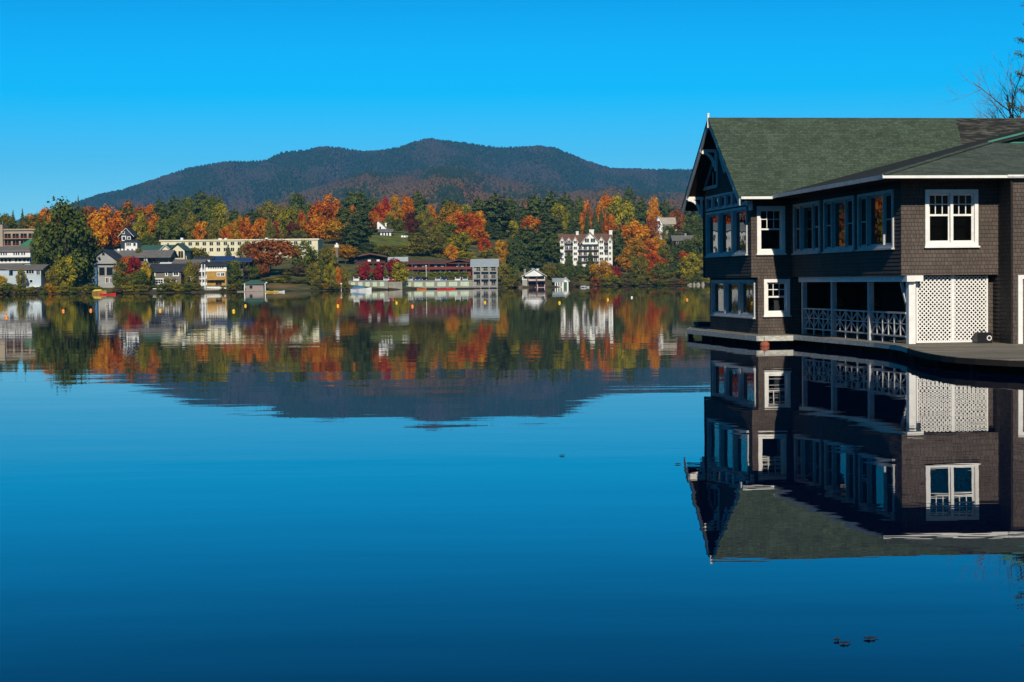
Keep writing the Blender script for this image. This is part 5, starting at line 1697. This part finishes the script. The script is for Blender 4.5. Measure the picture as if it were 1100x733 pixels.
# --- windows
for i, (a, b_) in enumerate(tallw):
    near_window('L', uA, b_, a, 2.78, 4.25, .085, rec=.045, mt='shadewhite', glz='glass')
    near_window('L', uA, b_, a, 4.30, 4.80, .07, lights=[1, 1], rec=.012, mt='shadewhite', mull=.16, sill=False, glz='glass')
for i, (a, b_) in enumerate(lowers):
    near_window('L', uAl, b_, a, .81, 1.98, .085, rec=.045, mt='shadewhite', glz='clearglass', curtain=lambda k: (.0, 1, .0, .80))
six = lambda i: [('h', .52, .05), ('h', .76, .022), ('v', .333, .022, .55, .97), ('v', .666, .022, .55, .97)]
near_window('F', wB, 14.63, 15.52, 2.78, 4.24, .10, rec=.05, bars=six)
near_window('F', wB + .001, 14.84, 15.66, .87, 1.99, .10, rec=.05, bars=six, curtain=lambda k: (.45, .8, .05, .5))
for i, (a, b_) in enumerate(bw):
    near_window('L', uB, b_, a, 2.77, 4.27, .09, lights=[.25, .50, .25], rec=.05, mt='shadewhite', mull=.06, flush=(0, 2),
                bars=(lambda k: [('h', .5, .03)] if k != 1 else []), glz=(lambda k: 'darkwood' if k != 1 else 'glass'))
tri = lambda i: [('h', .56, .05), ('h', .78, .022), ('v', .333, .022, .58, .97), ('v', .666, .022, .58, .97)]
near_window('F', wC, cw[0], cw[1], 2.79, 4.23, .098, lights=[1, 1], mull=.075, rec=.05, bars=tri)
dr = MB(); dr.box(18.44, 18.56, 42.44, 42.52, ZD, 2.03).box(19.51, 19.63, 42.44, 42.52, ZD, 2.03).box(18.56, 19.51, 42.44, 42.52, 1.93, 2.03)
dfr = dr.build('door', W_, BH)
dl = MB().box(18.565, 19.505, 42.5, 42.55, ZD + .02, 1.925)
for zz in (.45, 1.2): dl.box(18.66, 19.4, 42.49, 42.499, zz, zz + .6)
dl.build('door_leaf', W_, dfr)
# gable windows
gf = MB()
def gframe(pts, wd=.11):
    for p, q in zip(pts, pts[1:] + pts[:1]):
        gf.bar((uA - .045, p[0], p[1]), (uA - .045, q[0], q[1]), wd, .05, (1, 0, 0))
def gpane(pts, par):
    return MB().slab([(uA - .026, p[0], p[1]) for p in pts], (.004, 0, 0)).build('pane', M['glass'], par)
t1 = [(58.95, 5.08), (57.14, 5.08), (57.14, 6.22)]
t2 = [(53.25, 5.08), (55.06, 5.08), (55.06, 6.22)]
dm = [(56.1, 5.46), (55.45, 6.05), (56.1, 6.62), (56.75, 6.05)]
for pts in (t1, t2, dm):
    gf = MB(); gframe(pts)
    cx_ = sum(p[0] for p in pts) / len(pts); cz_ = sum(p[1] for p in pts) / len(pts)
    gf.bar((uA - .036, cx_, min(p[1] for p in pts) + .05), (uA - .036, cx_, cz_ + .12), .03, .02, (1, 0, 0))
    g_ = gf.build('gable_window', M['shadewhite'], BH)
    gpane(pts, g_)
# corner boards & belts
cb = MB()
cb.box(uA - .035, uA + .0, wA - .02, wA + .08, ZU, 4.7)
cb.build('corner_board', M['darkwood'], BH)

# --- roofs
OV = .80
wE, wEb = wB - OV, wA + OV          # main eaves
uG = 13.93                          # gable overhang plane
wR = 56.1
k1 = (ZR - 4.48) / (wR - wE)
rf = MB()
rf.slab([(uG - .085, wE - .03, 4.50), (34, wE - .03, 4.50), (34, wR, ZR + .015), (uG - .085, wR, ZR + .015)], (0, 0, -.05))
rf.build('main_roof', M['roof_front'], BH)
MB().slab([(uG - .085, wEb + .03, 4.50), (uG - .085, wR, ZR + .015), (34, wR, ZR + .015), (34, wEb + .03, 4.50)], (0, 0, -.05)).build('rear_roof', M['roof_front'], BH)
MB().bar((uG - .08, wR, ZR - .004), (34, wR, ZR - .004), .12, .03).build('ridge_cap', M['roof_wing'], BH)
sf = MB()
sf.slab([(uG + .04, wE + .02, 4.40), (34, wE + .02, 4.40), (34, wR, ZR - .08), (uG + .04, wR, ZR - .08)], (0, 0, -.03))
sf.slab([(uG + .04, wEb - .02, 4.40), (uG + .04, wR, ZR - .08), (34, wR, ZR - .08), (34, wEb - .02, 4.40)], (0, 0, -.03))
sf.build('roof_boards', M['soffit'], BH)
# barge boards
bb = MB()
bb.slab([(uG - .03, wE - .02, 4.43), (uG - .03, wR, ZR - .05), (uG - .03, wR, ZR - .25), (uG - .03, wE - .02, 4.23)], (-.04, 0, 0))
bb.slab([(uG - .03, wEb + .02, 4.43), (uG - .03, wR, ZR - .05), (uG - .03, wR, ZR - .25), (uG - .03, wEb + .02, 4.23)], (-.04, 0, 0))
bb.build('bargeboard', M['shadewhite'], BH)
fn = MB(); fn.box(uG - .10, uG - .04, wR - .03, wR + .03, ZR - .32, ZR + .12); fn.box(uG - .11, uG - .03, wR - .04, wR + .04, ZR + .12, ZR + .15)
fn.build('finial', W_, BH)
# eave fascia on the main roof
MB().box(uG - .02, 14.95, wE - .09, wE - .031, 4.42, 4.495).build('gutter', W_, BH)
# purlin brackets
def bracket(w, z):
    b = MB()
    s = .09
    b.box(uG - .075, uA, w - s / 2, w + s / 2, z - .10, z)              # arm
    b.box(uA - .10, uA - .002, w - s / 2 - .004, w + s / 2 + .004, z - .72, z - .002)   # wall post
    pts = []
    for i in range(7):
        t = i / 6 * math.pi / 2
        pts.append((uG - .02 + (uA - .1 - uG) * math.sin(t) , w, z - .10 - .48 * (1 - math.cos(t))))
    for p, q in zip(pts[:-1], pts[1:]): b.bar(p, q, s, .10, (0, 1, 0))
    b.build('bracket', W_, BH)
for ww in (57.22, 54.98): bracket(ww, ZR - .10 - abs(ww - wR) * k1 - .05 + .03)
for ww in (59.25, 52.95): bracket(ww, ZR - .10 - abs(ww - wR) * k1 - .05 + .03)
# wing roof: hip
MH = .245
uE, wF = uB - OV, wC - OV - .22
uRdg = 24.0
def zl(u): return ZE + .04 + MH * (u - uE)
def wv(u): return wE + (zl(u) - 4.48) / k1        # valley with the main roof
tH = 4.75
u1, w1 = uE + tH, wF + tH                         # where the gablet starts
zg = ZE + .04 + MH * tH
lf = MB()
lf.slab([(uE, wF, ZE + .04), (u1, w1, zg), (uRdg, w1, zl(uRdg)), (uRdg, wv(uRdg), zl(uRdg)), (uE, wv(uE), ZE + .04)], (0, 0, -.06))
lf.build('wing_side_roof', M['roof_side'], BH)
ff = MB()
ff.slab([(uE, wF, ZE + .04), (34, wF, ZE + .04), (34, w1, zg), (u1, w1, zg)], (0, 0, -.06))
ff.build('wing_front_roof', M['roof_wing'], BH)
MB().bar((uE - .02, wF - .02, ZE + .06), (u1, w1, zg + .03), .16, .03).build('hip_cap', M['roof_wing'], BH)
# gablet
ug2 = uRdg
MB().slab([(u1, w1 + .25, zg), (ug2 + 3.7, w1 + .25, zg), (ug2, w1 + .25, zl(ug2) - .07)], (0, .1, 0)).build('gablet', M['sidegrey'], BH)
gt = MB()
gt.bar((u1 - .1, w1 - .03, zg + .03), (ug2, w1 - .03, zl(ug2) + .03), .05, .05, (0, 1, 0))
gt.build('gablet_rake', M['greentrim'], BH)
gt = MB(); gt.box(u1 + .2, ug2 + 3.6, w1 + .12, w1 + .24, zg + .0, zg + .045); gt.build('gablet_flashing', M['greentrim'], BH)
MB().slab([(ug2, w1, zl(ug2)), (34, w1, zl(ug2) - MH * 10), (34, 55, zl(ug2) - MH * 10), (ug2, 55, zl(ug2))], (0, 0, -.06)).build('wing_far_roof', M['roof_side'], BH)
# eaves and gutters of the wing
sfo = MB()
sfo.box(uE + .03, uB + .1, wF + .04, wB + .0, ZE - .05, ZE - .02)
sfo.box(uB + .1, 33, wF + .04, wC + .1, ZE - .05, ZE - .021)
sfo.build('eave_soffit', M['soffit'], BH)
MB().box(uE - .05, uE, wF - .0, wv(uE) - .1, ZE - .06, ZE + .05).build('side_gutter', M['shadewhite'], BH)
MB().box(uE - .06, 34, wF - .07, wF - .001, ZE - .040, ZE + .026).build('front_gutter', W_, BH)
MB().box(18.1, 34, wF - .10, wF - .071, ZE - .012, ZE + .036).build('gutter_lip', W_, BH)

# --- porch
uP = 15.96
py0 = wC + .13
pc = MB()
bm_ = MB(); bm_.box(uP - .12, uP + .10, wC - .12, 52.75, ZU - .16, ZU - .005); bm_.build('porch_beam', W_, BH)
MB().box(uP - .1, uP + .32, wC - .1, wC + .06, ZU - .15, ZU - .004 ).build('beam_end', W_, BH)
posts = [52.55, 49.65, 46.42]
for w in posts: MB().box(uP - .07, uP + .07, w - .07, w + .07, ZD, ZU - .16).build('post', M['shadewhite'], BH)
MB().box(uP - .02, uP + .16, wC + .02, wC + .24, ZD, ZU - .16).build('corner_post', W_, BH)
kb = MB(); kb.bar((uP, wC + .26, ZU - .7), (uP, wC + .62, ZU - .18), .07, .07, (1, 0, 0)); kb.build('knee_brace', M['shadewhite'], BH)
bays = [(49.72, 52.48), (46.49, 49.58), (wC + .24, 46.35)]
for a, b_ in bays:
    r = MB(); z0, z1 = .50, 1.06; zm = (z0 + z1) / 2 + .02
    r.box(uP - .04, uP + .04, a, b_, z1, z1 + .045); r.box(uP - .03, uP + .03, a, b_, z0 - .04, z0)
    r.box(uP - .014, uP + .014, a, b_, zm - .015, zm + .015)
    n = 3
    for i in range(n):
        c0 = a + (b_ - a) * i / n; c1 = a + (b_ - a) * (i + 1) / n; cm = (c0 + c1) / 2
        r.bar((uP + .002, c0, z0), (uP + .002, c1, z1), .032, .022, (1, 0, 0)); r.bar((uP - .006, c0, z1), (uP - .006, c1, z0), .032, .022, (1, 0, 0))
        r.box(uP - .02, uP + .02, cm - .016, cm + .016, z0, z1)
        if i: r.box(uP - .024, uP + .024, c0 - .02, c0 + .02, ZD, z1)
    r.build('railing', M['shadewhite'], BH)
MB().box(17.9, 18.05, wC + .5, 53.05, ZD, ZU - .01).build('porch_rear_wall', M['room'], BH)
# door and window hints in the porch
for w0, w1_ in ((51.5, 52.3), (47.4, 48.8), (44.6, 45.5)):
    MB().box(17.85, 17.9, w0, w1_, ZD + .1, 1.85).build('porch_door', M['darkwood'], BH)
# lattice screen
def lattice(a0, a1, z0, z1, y, name='lattice_panel'):
    b = MB(); p = .112; W2 = .030
    for fam, dy in ((1, 0.0), (-1, .012)):
        s = -((z1 - z0)) - .1
        cval = a0 - (z1 - z0)
        n = int(((a1 - a0) + (z1 - z0)) / p) + 2
        for i in range(n):
            c = a0 - (z1 - z0) + i * p     # line x = c + (z - z0) for fam 1
            pts = []
            for t in (0, 1):
                pass
            za, zb_ = z0, z1
            if fam == 1:
                xa, xb = c, c + (z1 - z0)
            else:
                xa, xb = c + (z1 - z0), c
            # clip to a0..a1
            def cl(xa, za, xb, zb_):
                if xa == xb: return None
                f = lambda x: za + (zb_ - za) * (x - xa) / (xb - xa)
                P = [(xa, za), (xb, zb_)]
                out = []
                for x, z in P:
                    if x < a0: x, z = a0, f(a0)
                    if x > a1: x, z = a1, f(a1)
                    out.append((x, z))
                if abs(out[0][0] - out[1][0]) < .01: return None
                return out
            r = cl(xa, za, xb, zb_)
            if r: b.bar((r[0][0], y + dy, r[0][1]), (r[1][0], y + dy, r[1][1]), W2, .010, (0, 1, 0))
    lt = b.build(name, W_, BH)
    f = MB(); e = .045
    f.box(a0 - e, a0, y - .02, y + .03, z0 - e, z1 + .02); f.box(a1, a1 + e, y - .02, y + .03, z0 - e, z1 + .02); f.box(a0, a1, y - .02, y + .03, z0 - e, z0)
    f.build('frame', W_, lt)
lattice(16.24, 17.13, .36, ZU - .03, wC + .2)
lattice(17.22, 18.07, .36, ZU - .03, wC + .2)
# downpipe
MB().tube([(18.27, 42.46, ZD), (18.27, 42.46, ZE - .1)], .03, 6).build('downpipe', M['darkwood'], BH)

# --- dock (its own thing)
DK = empty('wooden_dock', (0, 0, 0), TH, 'weathered plank dock running round the foot of the brown boathouse', 'dock')
edge = [(15.05, 63.3), (13.95, 59.65), (14.17, 51.42), (15.27, 51.38), (15.33, 50.6), (15.52, 47.0), (15.58, 45.0), (15.52, 43.6), (15.38, 42.4), (15.1, 41.2), (14.8, 40.1), (14.55, 38.9), (14.36, 37.8), (14.25, 36.8), (14.25, 36.0), (14.38, 35.2), (14.7, 34.3), (15.3, 33.2), (16.2, 32.0), (18, 30.6), (22, 29.5), (34, 29.5)]
back = [(34, 63.3)]
poly = [(x, y, ZD) for x, y in edge + back]
MB().slab(poly, (0, 0, -.06)).build('planking', M['deck'], DK)
# gaps between planks as thin dark lines of real depth
fb = MB()
def fas(i0, i1, z0, z1, th, b):
    for p, q in zip(edge[i0:i1], edge[i0 + 1:i1 + 1]):
        b.bar((p[0], p[1], (z0 + z1) / 2), (q[0], q[1], (z0 + z1) / 2), th, z1 - z0, (0, 0, 1))
fas(0, 3, .145, .298, .06, fb); fb.build('fascia', M['fascia'], DK)
fb = MB(); fas(3, 9, .17, .297, .05, fb); fb.build('curved_fascia', M['fascia'], DK)
fb = MB(); fas(9, 21, .17, .290, .04, fb); fb.build('shaded_fascia', M['darkwood'], DK)  # shadow under the deck rim put into this board's dark colour
cr_ = MB()
cr_.box(14.75, 34, 53.0, 60.8, -1, .24); cr_.box(16.2, 34, 43.9, 53.0, -1, .24); cr_.box(15.8, 34, 34.5, 43.9, -1, .235)
cr_.build('crib', M['darkwood'], DK)
for i, (x, y) in enumerate([(14.2, 60.2), (14.3, 57.5), (14.35, 54.6), (14.4, 51.9), (15.1, 51.7), (15.6, 49.2), (15.75, 46.5), (15.7, 43.9), (15.2, 41.0), (14.8, 38.4), (14.6, 35.9), (15.6, 33.6)]):
    MB().tube([(x, y, -2), (x, y, .235)], .09, 8).build('pile', M['darkwood'], DK)
tag(MB().box(15.0, 16.6, 62.3, 62.9, .302, .36).box(14.96, 16.6, 62.25, 62.95, .36, .47).build('dock_bench', M['slate'], None), 'low board bench, bluish with shade, at the far left corner of the dock', 'bench')  # bluish shade of its front put into the dark slate colour
bpy.data.objects['dock_bench'].rotation_euler = (0, 0, TH)

def local(u, w_, z):
    return (u * math.cos(TH) - w_ * math.sin(TH), u * math.sin(TH) + w_ * math.cos(TH), z)
# black equipment case with a white ring
cs = empty('black_case', local(17.88, 43.35, ZD), TH, 'small black case with a white ring on its front, against the white lattice', 'case')
b = MB(); b.box(-.20, .20, -.14, .14, 0, .24); b.box(-.17, .17, -.12, .12, .24, .27); b.build('body', M['black'], cs)
MB().tube([(-.06, 0, .27), (-.06, 0, .31), (.06, 0, .31), (.06, 0, .27)], .012, 6).build('handle', M['black'], cs)
r = MB(); n = 20
for i in range(n):
    t0, t1 = 2 * math.pi * i / n, 2 * math.pi * (i + 1) / n
    r.bar((.11 + .055 * math.cos(t0), -.15, .13 + .055 * math.sin(t0)), (.11 + .055 * math.cos(t1), -.15, .13 + .055 * math.sin(t1)), .022, .015, (0, 1, 0))
r.build('ring', W_, cs)
# faded float at the dock corner
fl = empty('dock_float', local(14.33, 51.2, 0), 0, 'faded orange float hanging at the dock corner beneath the white framed window', 'float')
MB().lathe((0, 0, 0), [(.02, -.10), (.07, -.08), (.125, -.02), (.14, .05), (.11, .11), (.05, .15), (.02, .16)], 14, 1.05, .95).build('ball', M['oldbuoy'], fl, True)
MB().tube([(0, 0, .15), (.01, .05, .22), (.02, .2, .285)], .012, 5).build('rope', M['fascia'], fl)

# flower baskets hanging in the porch
for q, w_ in enumerate((51.1, 48.0, 44.9)):
    fb_ = empty('flower_basket', local(16.55, w_, 1.05), TH, 'dim basket of red flowers hanging in the ' + ['far', 'middle', 'near'][q] + ' bay of the porch', 'flower basket', 'flower baskets in the porch')
    MB().lathe((0, 0, 0), [(.02, -.02), (.12, 0), (.17, .10), (.18, .14)], 10).build('basket', M['darkwood'], fb_)
    rsx = np.random.RandomState(q); n = 700
    d = rsx.normal(0, 1, (n, 3)); d /= np.linalg.norm(d, axis=1)[:, None]
    me = leaf_mesh('flowers', d * rsx.uniform(.03, .20, (n, 1)) + np.array([0, 0, .2]), d, rsx.uniform(.02, .035, n), rsx.uniform(0, 1, n))
    me.materials.clear(); me.materials.append(FOL['red'])
    o = bpy.data.objects.new('flowers', me); COL.objects.link(o); o.parent = fb_
    MB().tube([(0, 0, .3), (0, 0, .96)], .006, 4).build('cord', M['darkwood'], fb_)

# floating leaves
def leafy(x, y, s, rz, label):
    b = MB(); pts = []
    for i in range(12):
        t = 2 * math.pi * i / 12; rr_ = s * (1 if i % 2 == 0 else .55)
        pts.append((rr_ * math.cos(t), rr_ * math.sin(t) * .7, .004 + .004 * (i % 3)))
    b.slab(pts, (0, 0, .003)); b.tube([(s * .9, 0, .004), (s * 1.6, .02, .010)], .002, 4)
    tag(b.build('floating_leaf', M['darkwood'], None, False, (x, y, 0)), label, 'leaf', 'dead leaves floating on the water').rotation_euler = (0, 0, rz)
for px, py, s, lab in ((899, 689, .026, 'leftmost of three dark leaves floating in the lower right'), (907, 692, .032, 'middle of three dark leaves floating in the lower right'), (934, 687, .042, 'rightmost of three dark leaves floating in the lower right'),
                       (604, 490, .045, 'dark leaf floating on open water in the middle'), (728, 499, .04, 'dark leaf floating left of the boathouse reflection')):
    p = atz(px, py, 0); leafy(p[0], p[1], s, px * .7, lab)

# ------------------------------------------------------------------ trees behind the boathouse
def bare_tree():
    rs = random.Random(23)
    p = at(1103, 300, 74); base = Vector((p[0], 74, .3))
    root = empty('bare_tree', base, 0, 'leafless tree with fine brown twigs rising behind the green roof', 'tree')
    tr = MB(); br = MB()
    def grow(b, p, d, L, r, depth):
        pts = [p]; q = p.copy(); n = 4; dd_ = d.copy()
        for i in range(n):
            dd_ = (dd_ + Vector((rs.gauss(0, .10), rs.gauss(0, .10), rs.gauss(.03, .06)))).normalized()
            q = q + dd_ * (L / n); pts.append(q.copy())
        rad = [r * (1 - .55 * i / n) for i in range(n + 1)]
        b.tube(pts, rad, 6 if r > .03 else 4, False)
        if depth == 0: return
        k = 3 if depth > 1 else 4
        for i in range(k):
            t = rs.uniform(.35, 1.0); j = min(n, max(1, int(t * n)))
            ax = Vector((rs.gauss(0, 1), rs.gauss(0, .7), rs.gauss(.25, .5))).normalized()
            nd = (dd_ * rs.uniform(.6, 1.0) + ax * rs.uniform(.45, .8)).normalized()
            grow(br, pts[j], nd, L * rs.uniform(.55, .78), rad[j] * .62, depth - 1)
    tr.tube([(0, 0, -1), (.05, 0, 2.5), (-.05, 0, 6.6)], [.22, .18, .13], 8)
    for a, tilt in ((2.6, .3), (3.6, .35), (0.4, .3), (1.6, .2), (5.0, .3), (3.1, .15), (3.3, .45)):
        grow(br, Vector((-.05 + .1 * math.cos(a), .1 * math.sin(a), rs.uniform(5.4, 6.6))), Vector((math.cos(a) * tilt, math.sin(a) * tilt * .6, 1)).normalized(), rs.uniform(2.3, 2.9), .075, 4)
    twig = noisy('twig_bark', (.20, .15, .12), .3, 3, .9)
    tr.build('trunk', twig, root); br.build('branches', twig, root)
bare_tree()

def near_pine():
    p = at(1128, 300, 70); g = .3
    root = empty('near_pine', (p[0], 70, g), 0, 'tall pine whose outermost needle tufts enter at the right edge', 'pine tree')
    H = 17.5
    MB().tube([(0, 0, -1), (.05, 0, 6), (-.05, 0, 12), (0, 0, H)], [.3, .24, .13, .02], 9).build('trunk', M['bark'], root)
    rs = np.random.RandomState(4); rr2 = random.Random(9)
    limbs = MB(); Cs, Ns = [], []
    for i in range(20):
        z = 4.0 + i * .68
        for k in range(4):
            a = rr2.uniform(0, 6.28) if k else math.pi + rr2.uniform(-.3, .3)
            L = (1 - z / (H + 1)) * 2.6 * rr2.uniform(.6, 1.05) + .15
            e = Vector((math.cos(a) * L, math.sin(a) * L, z + .25 * L))
            limbs.tube([(0, 0, z), (math.cos(a) * L * .5, math.sin(a) * L * .5, z + .06), e], [.045, .03, .008], 5, False)
            for q in np.linspace(.45, 1, 5):
                c = np.array([math.cos(a) * L * q, math.sin(a) * L * q, z + .25 * L * q * q])
                n = 40
                d = rs.normal(0, 1, (n, 3)); d /= np.linalg.norm(d, axis=1)[:, None]
                Cs.append(c + d * rs.uniform(.04, .22, (n, 1)) * np.array([1, 1, .7])); Ns.append(d)
    limbs.build('limb', M['bark'], root)
    Cs = np.concatenate(Cs); Ns = np.concatenate(Ns)
    me = leaf_mesh('needles', Cs, Ns, rs.uniform(.03, .06, len(Cs)), rs.uniform(0, 1, len(Cs)), aspect=.3)
    me.materials.clear(); me.materials.append(FOL['pine'])
    o = bpy.data.objects.new('needles', me); COL.objects.link(o); o.parent = root
near_pine()
